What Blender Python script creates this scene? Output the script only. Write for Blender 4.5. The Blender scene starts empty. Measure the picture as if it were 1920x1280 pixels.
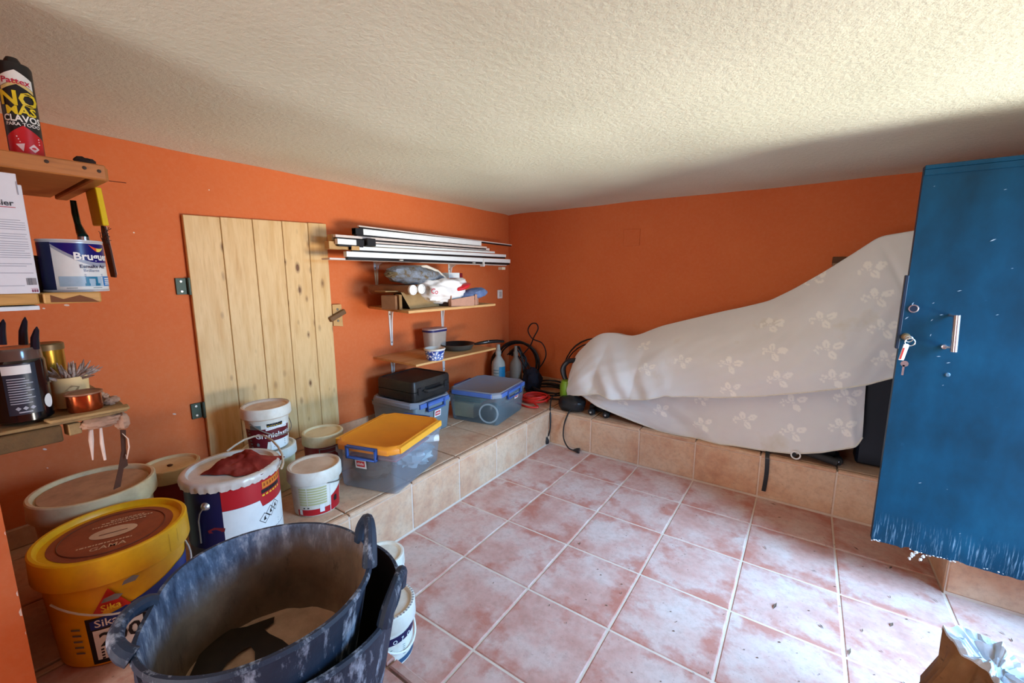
import bpy, bmesh, math, random
import numpy as np
from mathutils import Vector, Matrix, noise as mnoise
random.seed(7)
PI = math.pi
scene = bpy.context.scene
COL = scene.collection

# ------------------------------------------------------------------ camera, light, exposure
FPX = 786.628
CAM_R = np.array([[0.8190161, 0.5737700, -0.0008333], [0.0887136, -0.1280670, -0.9877898], [-0.5668708, 0.8089418, -0.1557901]])
CAM_C = np.array([1.357634, -3.069766, 1.460963])
cam_data = bpy.data.cameras.new('camera')
cam_data.sensor_width = 36.0
cam_data.lens = FPX / 1920 * 36.0
cam_data.clip_start = 0.02
cam = bpy.data.objects.new('camera', cam_data)
COL.objects.link(cam)
cam.matrix_world = Matrix(((CAM_R[0][0], -CAM_R[1][0], -CAM_R[2][0], CAM_C[0]),
                           (CAM_R[0][1], -CAM_R[1][1], -CAM_R[2][1], CAM_C[1]),
                           (CAM_R[0][2], -CAM_R[1][2], -CAM_R[2][2], CAM_C[2]), (0, 0, 0, 1)))
scene.camera = cam

world = bpy.data.worlds.new('daylight_sky')
scene.world = world
world.use_nodes = True
wb = world.node_tree.nodes['Background']
wb.inputs[0].default_value = (0.78, 0.88, 1.0, 1)
wb.inputs[1].default_value = 0.9

def area_light(name, loc, target, sx, sy, power, color):
    d = bpy.data.lights.new(name, 'AREA')
    d.shape = 'RECTANGLE'; d.size = sx; d.size_y = sy; d.energy = power; d.color = color
    o = bpy.data.objects.new(name, d); COL.objects.link(o)
    o.location = loc
    o.rotation_euler = (Vector(target) - Vector(loc)).to_track_quat('-Z', 'Y').to_euler()
    return o
# daylight falling in through the open metal door in the right wall; last, an added fill lamp behind the camera
area_light('sky_through_doorway', (5.0, -1.3, 3.0), (1.0, -1.3, 0.4), 3.4, 3.4, 1450, (0.27, 0.59, 1.0))
area_light('ground_bounce_through_doorway', (6.0, -1.3, -0.25), (0.0, -1.3, 1.2), 3.0, 1.2, 475, (1.0, 0.94, 0.82))
area_light('rear_fill_lamp', (0.35, -5.75, 1.2), (0.9, 0.0, 1.1), 1.0, 1.5, 60, (0.96, 0.97, 1.0))

scene.view_settings.view_transform = 'Standard'
scene.view_settings.look = 'None'
scene.view_settings.gamma = 1.0
scene.view_settings.use_curve_mapping = False
scene.view_settings.exposure = 0.2

# ------------------------------------------------------------------ helpers
def ray(u, v):
    return CAM_R.T @ np.array([(u - 960) / FPX, (v - 640) / FPX, 1.0])
def on_x(u, v, x):
    d = ray(u, v); return CAM_C + d * ((x - CAM_C[0]) / d[0])
def on_y(u, v, y):
    d = ray(u, v); return CAM_C + d * ((y - CAM_C[1]) / d[1])
def on_z(u, v, z):
    d = ray(u, v); return CAM_C + d * ((z - CAM_C[2]) / d[2])

def lin(c):
    return tuple(((x / 255) / 12.92 if x / 255 <= 0.04045 else ((x / 255 + 0.055) / 1.055) ** 2.4) for x in c) + (1.0,)

class N:
    """small node-tree helper"""
    def __init__(s, name):
        s.m = bpy.data.materials.new(name); s.m.use_nodes = True
        s.t = s.m.node_tree; s.n = s.t.nodes; s.p = s.n['Principled BSDF']
        s.tc = s.n.new('ShaderNodeTexCoord')
    def new(s, t, **k):
        x = s.n.new(t)
        for a, b in k.items(): setattr(x, a, b)
        return x
    def link(s, a, b): s.t.links.new(a, b)
    def coord(s, scale=(1, 1, 1), rand=False, out='Object'):
        mp = s.new('ShaderNodeMapping'); s.link(s.tc.outputs[out], mp.inputs[0])
        mp.inputs['Scale'].default_value = scale
        if rand:
            oi = s.new('ShaderNodeObjectInfo'); mu = s.new('ShaderNodeMath', operation='MULTIPLY')
            s.link(oi.outputs['Random'], mu.inputs[0]); mu.inputs[1].default_value = 37.0
            s.link(mu.outputs[0], mp.inputs['Location'])
        return mp.outputs[0]
    def noise(s, vec, scale, detail=4, rough=.55):
        x = s.new('ShaderNodeTexNoise'); s.link(vec, x.inputs['Vector'])
        x.inputs['Scale'].default_value = scale; x.inputs['Detail'].default_value = detail; x.inputs['Roughness'].default_value = rough
        return x.outputs['Fac']
    def ramp(s, fac, stops):
        x = s.new('ShaderNodeValToRGB'); s.link(fac, x.inputs[0])
        el = x.color_ramp.elements
        while len(el) < len(stops): el.new(.5)
        for e, (p, c) in zip(el, stops):
            e.position = p; e.color = c if len(c) == 4 else lin(c)
        return x.outputs[0]
    def mix(s, fac, a, b, mode='MIX'):
        x = s.new('ShaderNodeMix', data_type='RGBA', blend_type=mode)
        if isinstance(fac, (int, float)): x.inputs[0].default_value = fac
        else: s.link(fac, x.inputs[0])
        for v, i in ((a, 6), (b, 7)):
            if isinstance(v, tuple): x.inputs[i].default_value = v if len(v) == 4 else lin(v)
            else: s.link(v, x.inputs[i])
        return x.outputs[2]
    def math(s, op, a, b=None):
        x = s.new('ShaderNodeMath', operation=op)
        for i, v in enumerate((a, b)):
            if v is None: continue
            if isinstance(v, (int, float)): x.inputs[i].default_value = v
            else: s.link(v, x.inputs[i])
        return x.outputs[0]
    def bump(s, h, strength=.3, dist=.01):
        x = s.new('ShaderNodeBump'); x.inputs['Strength'].default_value = strength; x.inputs['Distance'].default_value = dist
        s.link(h, x.inputs['Height']); s.link(x.outputs[0], s.p.inputs['Normal'])
    def done(s, color=None, rough=.6, metal=0.0, spec=.5):
        if color is not None:
            if isinstance(color, tuple): s.p.inputs['Base Color'].default_value = color if len(color) == 4 else lin(color)
            else: s.link(color, s.p.inputs['Base Color'])
        if isinstance(rough, (int, float)): s.p.inputs['Roughness'].default_value = rough
        else: s.link(rough, s.p.inputs['Roughness'])
        s.p.inputs['Metallic'].default_value = metal
        s.p.inputs['Specular IOR Level'].default_value = spec
        return s.m

_mc = {}
def M(name, rgb, rough=.6, metal=0.0, dirt=None, amt=.35, scale=18, bump=0, bscale=120, spec=.4):
    """plain material with procedural soiling"""
    if name in _mc: return _mc[name]
    s = N(name); v = s.coord(rand=True)
    n1 = s.noise(v, scale, 6, .65)
    d = dirt or tuple(int(x * .72) for x in rgb)
    f = s.ramp(n1, [(.42, (0, 0, 0, 1)), (.72, (amt, amt, amt, 1))])
    c = s.mix(f, lin(rgb), lin(d))
    if bump: s.bump(s.noise(v, bscale, 3), bump, .004)
    _mc[name] = s.done(c, rough, metal, spec)
    return _mc[name]

def mat_tile(name, stops, rough=.55, edges=False):
    s = N(name); v = s.coord(rand=True)
    n1 = s.noise(v, 5.5, 5, .6); n2 = s.noise(v, 38, 5, .7); n3 = s.noise(v, 2.0, 2)
    c = s.ramp(s.math('ADD', s.math('MULTIPLY', n1, .7), s.math('MULTIPLY', n3, .3)), stops)
    c = s.mix(s.ramp(n2, [(.45, (0, 0, 0, 1)), (.75, (.4, .4, .4, 1))]), c, lin((150, 116, 100)))
    if edges:                                   # fired darker and redder towards the edges of each tile
        sep = s.new('ShaderNodeSeparateXYZ'); s.link(s.tc.outputs['Object'], sep.inputs[0])
        e = s.math('MAXIMUM', s.math('ABSOLUTE', sep.outputs[0]), s.math('ABSOLUTE', sep.outputs[1]))
        e = s.math('ADD', s.math('MULTIPLY', e, 3.2), s.math('MULTIPLY', s.math('SUBTRACT', s.noise(v, 6.5, 5, .65), .5), 2.6))
        c = s.mix(s.ramp(e, [(.42, (0, 0, 0, 1)), (.85, (.75, .75, .75, 1))]), c, lin((178, 100, 80)))
    sp = s.noise(v, 90, 2, .5)
    c = s.mix(s.ramp(sp, [(.68, (0, 0, 0, 1)), (.78, (.45, .45, .45, 1))]), c, lin((88, 62, 52)))
    s.bump(s.math('ADD', n1, s.math('MULTIPLY', n2, .5)), .12, .01)
    return s.done(c, rough, 0, .35)

def mat_wood(name, light, mid, dark, axis='z', knots=True, scale=1.0, rough=.5):
    s = N(name)
    sc = {'z': (9, 9, 1.0), 'y': (9, 1.0, 9), 'x': (1.0, 9, 9)}[axis]
    sc = tuple(x * scale for x in sc)
    v = s.coord(sc, rand=True)
    n1 = s.noise(v, 1.6, 4, .6); n2 = s.noise(v, 9, 4, .6)
    c = s.ramp(n1, [(.30, mid), (.5, light), (.72, mid)])
    c = s.mix(s.ramp(n2, [(.5, (0, 0, 0, 1)), (.75, (.35, .35, .35, 1))]), c, lin(dark))
    if knots:
        ksc = {'z': (1, 1, .45), 'y': (1, .45, 1), 'x': (.45, 1, 1)}[axis]
        vk = s.coord(tuple(x * 17 * scale for x in ksc), rand=True)
        vo = s.new('ShaderNodeTexVoronoi'); s.link(vk, vo.inputs['Vector']); vo.inputs['Scale'].default_value = 1.0
        sc_ = s.new('ShaderNodeSeparateColor'); s.link(vo.outputs['Color'], sc_.inputs[0])
        dd = s.math('ADD', vo.outputs['Distance'], s.math('MULTIPLY', s.math('GREATER_THAN', sc_.outputs[0], .62), 1.0))
        dd = s.math('ADD', dd, s.math('MULTIPLY', sc_.outputs[1], .16))
        k = s.ramp(dd, [(.15, (1, 1, 1, 1)), (.21, (.5, .5, .5, 1)), (.34, (0, 0, 0, 1))])
        c = s.mix(k, c, lin((112, 72, 36)))
    s.bump(n2, .08, .004)
    return s.done(c, rough, 0, .35)

class G:
    """geometry collector, world coordinates"""
    def __init__(s): s.v = []; s.f = []
    def add(s, vs, fs):
        o = len(s.v); s.v += [tuple(p) for p in vs]; s.f += [tuple(i + o for i in f) for f in fs]; return s
    def box(s, c, d, rz=0.0, rot=None):
        c = Vector(c); h = Vector(d) / 2
        m = rot if rot is not None else Matrix.Rotation(rz, 3, 'Z')
        vs = [c + m @ Vector((sx * h.x, sy * h.y, sz * h.z)) for sx in (-1, 1) for sy in (-1, 1) for sz in (-1, 1)]
        return s.add(vs, [(0, 1, 3, 2), (4, 6, 7, 5), (0, 4, 5, 1), (2, 3, 7, 6), (0, 2, 6, 4), (1, 5, 7, 3)])
    def lathe(s, prof, c=(0, 0, 0), n=40, sx=1.0, sy=1.0, rot=None, a0=0.0):
        vs = []; fs = []
        for r, z in prof:
            for i in range(n):
                a = a0 + 2 * PI * i / n
                p = Vector((r * math.cos(a) * sx, r * math.sin(a) * sy, z))
                if rot is not None: p = rot @ p
                vs.append(p + Vector(c))
        for k in range(len(prof) - 1):
            for i in range(n):
                j = (i + 1) % n
                fs.append((k * n + i, k * n + j, (k + 1) * n + j, (k + 1) * n + i))
        for k, flip in ((0, True), (len(prof) - 1, False)):
            if prof[k][0] < 1e-5: continue
        return s.add(vs, fs)
    def disc(s, prof_r, z, c, n=40, rot=None):
        vs = [Vector((prof_r * math.cos(2 * PI * i / n), prof_r * math.sin(2 * PI * i / n), z)) for i in range(n)]
        if rot is not None: vs = [rot @ p for p in vs]
        return s.add([p + Vector(c) for p in vs], [tuple(range(n))])
    def tube(s, pts, r, n=8, closed=False, flat=None):
        pts = [Vector(p) for p in pts]; m = len(pts); vs = []; fs = []
        prev = None
        for i, p in enumerate(pts):
            a = pts[(i - 1) % m] if (closed or i > 0) else p
            b = pts[(i + 1) % m] if (closed or i < m - 1) else p
            t = (b - a).normalized() if (b - a).length > 1e-9 else Vector((0, 0, 1))
            if prev is None:
                ref = Vector((0, 0, 1)) if abs(t.z) < .9 else Vector((1, 0, 0))
                e1 = t.cross(ref).normalized()
            else:
                e1 = (prev - t * prev.dot(t)).normalized()
            prev = e1; e2 = t.cross(e1)
            rr = r[i] if isinstance(r, (list, tuple)) else r
            for k in range(n):
                an = 2 * PI * k / n
                q = e1 * math.cos(an) * rr + e2 * math.sin(an) * rr * (flat or 1.0)
                vs.append(p + q)
        L = m if closed else m - 1
        for i in range(L):
            i2 = (i + 1) % m
            for k in range(n):
                k2 = (k + 1) % n
                fs.append((i * n + k, i * n + k2, i2 * n + k2, i2 * n + k))
        if not closed:
            fs.append(tuple(reversed(range(n)))); fs.append(tuple((m - 1) * n + k for k in range(n)))
        return s.add(vs, fs)
    def prism(s, poly, h0, h1, axis='z'):
        def mk(a, b, h): return {'z': (a, b, h), 'x': (h, a, b), 'y': (a, h, b)}[axis]
        n = len(poly)
        vs = [mk(a, b, h0) for a, b in poly] + [mk(a, b, h1) for a, b in poly]
        fs = [tuple(reversed(range(n))), tuple(range(n, 2 * n))] + [(i, (i + 1) % n, n + (i + 1) % n, n + i) for i in range(n)]
        return s.add(vs, fs)
    def loft(s, rings, cap0=True, cap1=True):
        n = len(rings[0]); vs = [p for r in rings for p in r]; fs = []
        for k in range(len(rings) - 1):
            for i in range(n):
                j = (i + 1) % n
                fs.append((k * n + i, k * n + j, (k + 1) * n + j, (k + 1) * n + i))
        if cap0: fs.append(tuple(reversed(range(n))))
        if cap1: fs.append(tuple((len(rings) - 1) * n + i for i in range(n)))
        return s.add(vs, fs)
    def grid(s, f, nu, nv):
        vs = [f(i / nu, j / nv) for j in range(nv + 1) for i in range(nu + 1)]
        fs = [(j * (nu + 1) + i, j * (nu + 1) + i + 1, (j + 1) * (nu + 1) + i + 1, (j + 1) * (nu + 1) + i) for j in range(nv) for i in range(nu)]
        return s.add(vs, fs)
    def blob(s, c, d, amp=.15, freq=3.0, seed=0, nu=28, nv=18, rot=None, sharp=False, p=1.0):
        c = Vector(c); vs = []; fs = []
        for j in range(nv + 1):
            th = PI * j / nv
            for i in range(nu):
                ph = 2 * PI * i / nu
                q = Vector((math.sin(th) * math.cos(ph), math.sin(th) * math.sin(ph), math.cos(th)))
                e = mnoise.noise(q * freq + Vector((seed * 7.3, seed * 3.1, seed)))
                e2 = mnoise.noise(q * freq * 2.7 + Vector((seed * 1.3, seed * 5.1, seed)))
                if sharp: e = abs(e) * 2 - .5
                k = 1 + amp * e + amp * .5 * e2
                w = Vector((math.copysign(abs(q.x) ** p, q.x) * d[0] / 2, math.copysign(abs(q.y) ** p, q.y) * d[1] / 2, math.copysign(abs(q.z) ** p, q.z) * d[2] / 2)) * k
                if rot is not None: w = rot @ w
                vs.append(c + w)
        for j in range(nv):
            for i in range(nu):
                i2 = (i + 1) % nu
                fs.append((j * nu + i, (j + 1) * nu + i, (j + 1) * nu + i2, j * nu + i2))
        return s.add(vs, fs)

def obj(name, g, mat, parent=None, bevel=0.0, smooth=35, kind=None, segs=1):
    base = Vector((0, 0, 0))
    if parent is not None:
        q = parent
        while q is not None: base = base + q.location; q = q.parent
    elif g.v:
        a = np.array(g.v); lo = a.min(0); hi = a.max(0)
        base = Vector(((lo[0] + hi[0]) / 2, (lo[1] + hi[1]) / 2, lo[2]))
    me = bpy.data.meshes.new(name)
    me.from_pydata([(p[0] - base.x, p[1] - base.y, p[2] - base.z) for p in g.v], [], g.f)
    bm = bmesh.new(); bm.from_mesh(me)
    bmesh.ops.remove_doubles(bm, verts=bm.verts, dist=1e-6)
    bmesh.ops.recalc_face_normals(bm, faces=bm.faces)
    if bevel:
        ed = [e for e in bm.edges if len(e.link_faces) == 2 and e.calc_face_angle(0) > math.radians(40)]
        bmesh.ops.bevel(bm, geom=ed, offset=bevel, segments=segs, affect='EDGES', profile=.6, clamp_overlap=True)
    if smooth:
        for f in bm.faces: f.smooth = True
        for e in bm.edges:
            if len(e.link_faces) == 2 and e.calc_face_angle(0) > math.radians(smooth): e.smooth = False
    bm.to_mesh(me); bm.free()
    me.materials.append(mat)
    o = bpy.data.objects.new(name, me); COL.objects.link(o)
    if parent is not None: o.parent = parent
    else: o.location = base
    if kind: o['kind'] = kind
    return o

def thing(name, label, cat, loc, group=None):
    o = bpy.data.objects.new(name, None); COL.objects.link(o)
    o.empty_display_size = .05
    o.location = loc; o['label'] = label; o['category'] = cat
    if group: o['group'] = group
    return o
def tag(o, label, cat, group=None):
    o['label'] = label; o['category'] = cat
    if group: o['group'] = group
    return o
def struct(name, g, mat, bevel=0, parent=None, smooth=0):
    o = obj(name, g, mat, parent, bevel, smooth)
    if parent is None: o['kind'] = 'structure'
    return o

_tc = {}
def text_geo(body, size, bold=0.0, spacing=1.0):
    key = (body, bold, spacing)
    if key not in _tc:
        cu = bpy.data.curves.new('lettering', 'FONT'); cu.body = body; cu.size = 1.0; cu.offset = bold
        cu.align_x = 'CENTER'; cu.space_character = spacing; cu.resolution_u = 2
        o = bpy.data.objects.new('lettering', cu)
        me = bpy.data.meshes.new_from_object(o)
        _tc[key] = ([(v.co.x, v.co.y) for v in me.vertices], [tuple(p.vertices) for p in me.polygons])
        bpy.data.objects.remove(o); bpy.data.curves.remove(cu); bpy.data.meshes.remove(me)
    vs, fs = _tc[key]
    return [(x * size, y * size) for x, y in vs], fs
def text_plane(g, body, size, origin, ex, ey, bold=0.0, sx=1.0):
    vs, fs = text_geo(body, size, bold); o = Vector(origin); ex = Vector(ex); ey = Vector(ey)
    return g.add([o + ex * x * sx + ey * y for x, y in vs], fs)
def poly_plane(g, pts, origin, ex, ey):
    o = Vector(origin); ex = Vector(ex); ey = Vector(ey)
    return g.add([o + ex * x + ey * y for x, y in pts], [tuple(range(len(pts)))])
def rect_plane(g, x0, y0, x1, y1, origin, ex, ey):
    return poly_plane(g, [(x0, y0), (x1, y0), (x1, y1), (x0, y1)], origin, ex, ey)
def text_cyl(g, body, size, c, rf, ang, z, bold=0.0, off=.0016, sx=1.0):
    vs, fs = text_geo(body, size, bold)
    out = []
    for x, y in vs:
        zz = z + y; r = rf(zz) + off; a = ang + x * sx / rf(z)
        out.append((c[0] + r * math.cos(a), c[1] + r * math.sin(a), c[2] + zz))
    return g.add(out, fs)
def patch_cyl(g, c, rf, a0, a1, zl, zh, off=.001, n=14, m=3):
    L = zl if callable(zl) else (lambda t: zl); H = zh if callable(zh) else (lambda t: zh)
    def f(u, v):
        z = L(u) + (H(u) - L(u)) * v; a = a0 + (a1 - a0) * u; r = rf(z) + off
        return (c[0] + r * math.cos(a), c[1] + r * math.sin(a), c[2] + z)
    return g.grid(f, n, m)
def poly_cyl(g, pts, c, rf, ang, z, off=.0016):
    r0 = rf(z)
    return g.add([(c[0] + (rf(z + y) + off) * math.cos(ang + x / r0), c[1] + (rf(z + y) + off) * math.sin(ang + x / r0), c[2] + z + y) for x, y in pts], [tuple(range(len(pts)))])
def face_ang(x, y): return math.atan2(CAM_C[1] - y, CAM_C[0] - x)
def rrect(w, l, r, n=5):
    pts = []
    for cx, cy, a in ((w / 2 - r, l / 2 - r, 0), (-w / 2 + r, l / 2 - r, PI / 2), (-w / 2 + r, -l / 2 + r, PI), (w / 2 - r, -l / 2 + r, 1.5 * PI)):
        for i in range(n + 1):
            t = a + PI / 2 * i / n
            pts.append((cx + r * math.cos(t), cy + r * math.sin(t)))
    return pts
def ring(c, pts, z, rz=0.0, k=1.0):
    ca, sa = math.cos(rz), math.sin(rz)
    return [(c[0] + (x * ca - y * sa) * k, c[1] + (x * sa + y * ca) * k, z) for x, y in pts]

# ------------------------------------------------------------------ room
XL, YB, XR, YN, ZC, H = -1.34, 0.717, 2.52, -3.01, 2.11, 0.301
XP = -0.19            # end of the near wall stub
BX = -0.39            # riser of the ledge along the left wall
PY = -2.356           # riser of the ledge at the near side

def mat_wall():
    s = N('orange_plaster'); v = s.coord()
    n1 = s.noise(v, 1.6, 4, .55); n2 = s.noise(v, 55, 4, .6)
    c = s.ramp(n1, [(.3, (205, 102, 53)), (.7, (212, 112, 60))])
    c = s.mix(s.ramp(n2, [(.4, (0, 0, 0, 1)), (.8, (.25, .25, .25, 1))]), c, lin((216, 132, 92)))
    s.bump(n2, .12, .004)
    return s.done(c, .75, 0, .2)
def mat_ceiling():
    s = N('rough_white_plaster'); v = s.coord()
    n0 = s.noise(v, 1.3, 3, .5); n1 = s.noise(v, 40, 6, .66); n2 = s.noise(s.coord((1, 2.2, 1)), 60, 5, .7)
    c = s.ramp(n0, [(.3, (220, 225, 204)), (.7, (230, 235, 216))])
    c = s.mix(s.ramp(n2, [(.5, (0, 0, 0, 1)), (.85, (.3, .3, .3, 1))]), c, lin((206, 204, 186)))
    h = s.math('ADD', s.math('MULTIPLY', s.ramp(n1, [(.36, (0, 0, 0, 1)), (.66, (1, 1, 1, 1))]), .7), s.math('MULTIPLY', n2, .45))
    s.bump(h, .42, .008)
    return s.done(c, .9, 0, .1)
WALL = mat_wall(); CEIL = mat_ceiling()
GROUT = M('pale_grout', (214, 190, 170), .85, amt=.25)
TILE_F = mat_tile('terracotta_floor_tile', [(.30, (184, 128, 112)), (.45, (200, 154, 140)), (.58, (207, 175, 163)), (.75, (208, 189, 179))], .5, True)
TILE_R = mat_tile('tan_riser_tile', [(.30, (180, 124, 94)), (.45, (204, 158, 124)), (.6, (212, 177, 145)), (.78, (194, 144, 112))])

struct('wall_left', G().box(((XL - .1), (YB + YN) / 2, 1.1), (.2, YB - YN + .6, 2.4)), WALL)
struct('wall_back', G().box(((XL + XR) / 2, YB + .1, 1.1), (XR - XL + .6, .2, 2.4)), WALL)
struct('wall_near', G().box(((XL + XP) / 2, YN - 1.2, 1.1), (XP - XL, 2.4, 2.4)), WALL)
dy0, dy1, dz0, dz1 = -1.86, -0.56, .22, 1.96          # doorway in the right wall
g = G().box((XR + .1, (dy1 + YB) / 2, 1.1), (.2, YB - dy1, 2.4)).box((XR + .1, (dy0 - 5.4) / 2, 1.1), (.2, 5.4 + dy0, 2.4))
g.box((XR + .1, (dy0 + dy1) / 2, (dz1 + 2.3) / 2), (.2, dy1 - dy0, 2.3 - dz1)).box((XR + .1, (dy0 + dy1) / 2, dz0 / 2 - .05), (.2, dy1 - dy0, dz0 + .1))
struct('wall_right', g, WALL)
g = G().box((XP / 2 - .1, -5.5, 1.1), (.2, .2, 2.4)).box((1.76, -5.5, 1.1), (1.64, .2, 2.4)).box((.4, -5.5, 2.15), (1.1, .2, .5)).box((.4, -5.5, .1), (1.1, .2, .4))  # the gap in this unseen wall is added to let the rear fill lamp in
struct('wall_far', g, WALL)
def ceil_pt(u, v):
    x = -1.5 + 4.3 * u; y = -5.6 + 6.5 * v
    z = ZC + .012 * mnoise.noise(Vector((x * .9, y * .9, 3))) + .006 * mnoise.noise(Vector((x * 2.6, y * 2.6, 9)))
    z -= .02 * math.exp(-((x - XL) / .5) ** 2) * math.exp(-((y + 1.6) / 1.0) ** 2)
    # the plaster is rounded into the wall corners
    for d in (x - XL, YB - y):
        if d < .14: z -= .008 * (1 - max(d, 0) / .14) ** 2
    return (x, y, z)
g = G().grid(ceil_pt, 130, 190)
struct('ceiling', g, CEIL, smooth=60)
struct('trim_1', G().box((.65, -2.4, ZC + .14), (4.3, 6.6, .16)), CEIL)

# floor, ledges
floor = struct('floor', G().box(((BX + XR) / 2, (PY + 0) / 2, -.053), (XR - BX, -PY, .1)), GROUT)
g = G().box(((XL + BX) / 2, (YB + YN) / 2, H / 2 - .008), (BX - XL, YB - YN, H - .008))
ledge_l = struct('ledge_left', g, GROUT)
ledge_b = struct('ledge_back', G().box(((BX + XR) / 2, YB / 2, H / 2 - .008), (XR - BX, YB, H - .008)), GROUT)
ledge_n = struct('ledge_near', G().box(((BX + XR) / 2, (PY - 5.4) / 2, H / 2 - .008), (XR - BX, 5.4 + PY, H - .008)), GROUT)
ledge_r = struct('ledge_right', G().box(((2.0 + XR) / 2, -.2425, H / 2 - .008), (XR - 2.0, .485, H - .008)), GROUT)

_tm = {}
def tile(parent, c, d, axis, mat, name='tile'):
    """one tile, its face towards +axis ('x','y','-y','z'); d = (w, h) in the plane; c = centre of the visible face"""
    key = (round(d[0], 3), round(d[1], 3), axis, mat.name)
    if key not in _tm:
        w, h = d[0] / 2, d[1] / 2; e = .004; t = .009
        P = [(-w, -h, -t), (w, -h, -t), (w, h, -t), (-w, h, -t), (-w, -h, -.003), (w, -h, -.003), (w, h, -.003), (-w, h, -.003),
             (-w + e, -h + e, 0), (w - e, -h + e, 0), (w - e, h - e, 0), (-w + e, h - e, 0)]
        F = [(0, 1, 5, 4), (1, 2, 6, 5), (2, 3, 7, 6), (3, 0, 4, 7), (4, 5, 9, 8), (5, 6, 10, 9), (6, 7, 11, 10), (7, 4, 8, 11), (8, 9, 10, 11)]
        if axis == 'x': P = [(z, x, y) for x, y, z in P]
        elif axis == '-x': P = [(-z, -x, y) for x, y, z in P]
        elif axis == '-y': P = [(x, -z, y) for x, y, z in P]
        elif axis == 'y': P = [(-x, z, y) for x, y, z in P]
        me = bpy.data.meshes.new(name); me.from_pydata(P, [], F)
        bm = bmesh.new(); bm.from_mesh(me); bmesh.ops.recalc_face_normals(bm, faces=bm.faces)
        # open shell: make sure the visible face looks outward
        tgt = {'-x': Vector((-1, 0, 0)), 'x': Vector((1, 0, 0)), 'y': Vector((0, 1, 0)), '-y': Vector((0, -1, 0)), 'z': Vector((0, 0, 1))}[axis]
        big = max(bm.faces, key=lambda f: f.calc_area())
        if big.normal.dot(tgt) < 0: bmesh.ops.reverse_faces(bm, faces=bm.faces)
        bm.to_mesh(me); bm.free(); me.materials.append(mat)
        _tm[key] = me
    o = bpy.data.objects.new(name, _tm[key]); COL.objects.link(o)
    o.parent = parent; o.location = Vector(c) - parent.location
    return o
J = .009
def cells(a):
    return [((p + q) / 2, q - p - J) for p, q in zip(a[:-1], a[1:])]
XJ = [BX, 0, .4, .8, 1.2, 1.6, 2.0, 2.4, XR]
YJ = [PY, -1.972, -1.572, -1.172, -.772, -.372, 0]
for yc, h in cells(YJ):
    for xc, w in cells(XJ):
        if xc > 2.0 and yc > -.485:
            if yc + h / 2 > -.1: continue
        if xc > 2.0 and yc + h / 2 > -.48: 
            y1 = -.487; y0 = yc - h / 2
            if y1 - y0 < .02: continue
            tile(floor, (xc, (y0 + y1) / 2, 0), (w, y1 - y0), 'z', TILE_F); continue
        tile(floor, (xc, yc, 0), (w, h), 'z', TILE_F)
# left ledge: top, nosing and riser
YL = [YN, -2.772] + YJ + [.4, YB]
YL[2] = -2.372
for yc, h in cells(YL):
    for xc, w in cells([XL, -1.23, -.83, -.425]):
        tile(ledge_l, (xc, yc, H), (w, h), 'z', TILE_R)
    tile(ledge_l, ((-.425 + BX) / 2 + .003, yc, H), (.026, h), 'z', TILE_R, 'nosing_tile')
for yc, h in cells(YJ):
    tile(ledge_l, (BX + .004, yc, .143), (h, .262), 'x', TILE_R)
    tile(ledge_l, (BX + .004, yc, .288), (h, .020), 'x', TILE_R, 'nosing_tile')
# back ledge
for xc, w in cells(XJ):
    for yc, h in cells([.032, .43, YB]):
        tile(ledge_b, (xc, yc, H), (w, h), 'z', TILE_R)
    tile(ledge_b, (xc, .016, H), (w, .024), 'z', TILE_R, 'nosing_tile')
    if xc < 2.0:
        tile(ledge_b, (xc, -.004, .143), (w, .262), '-y', TILE_R)
        tile(ledge_b, (xc, -.004, .288), (w, .020), '-y', TILE_R, 'nosing_tile')
for xc, w in cells([2.0, 2.4, XR]):
    tile(ledge_r, (xc, -.489, .143), (w, .262), '-y', TILE_R)
    tile(ledge_r, (xc, -.243, H), (w, .47), 'z', TILE_R)
tile(ledge_r, (1.996, -.243, .15), (.47, .28), '-x', TILE_R)
# near ledge
for xc, w in cells([BX, .02, .42, .82, 1.22, 1.62, 2.02, 2.42, XR]):
    for yc, h in cells([-3.99, -3.59, -3.19, -2.79, -2.39]):
        if xc < XP and yc < YN: continue
        tile(ledge_n, (xc, yc, H), (w, h), 'z', TILE_F)
    tile(ledge_n, (xc, PY - .015, H), (w, .03), 'z', TILE_F, 'nosing_tile')
    tile(ledge_n, (xc, PY + .004, .15), (w, .28), 'y', TILE_R)
# skirting tiles along the two walls
bl = struct('baseboard_left', G().box((XL + .004, (YB + YN) / 2, H + .045), (.008, YB - YN, .09)), GROUT)
for yc, h in cells(YL): tile(bl, (XL + .013, yc, H + .046), (h, .088), 'x', TILE_R)
bb = struct('baseboard_back', G().box(((XL + XR) / 2, YB - .004, H + .045), (XR - XL, .008, .09)), GROUT)
for xc, w in cells([XL] + [-.8] + XJ): tile(bb, (xc, YB - .013, H + .046), (w, .088), '-y', TILE_R)

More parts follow.
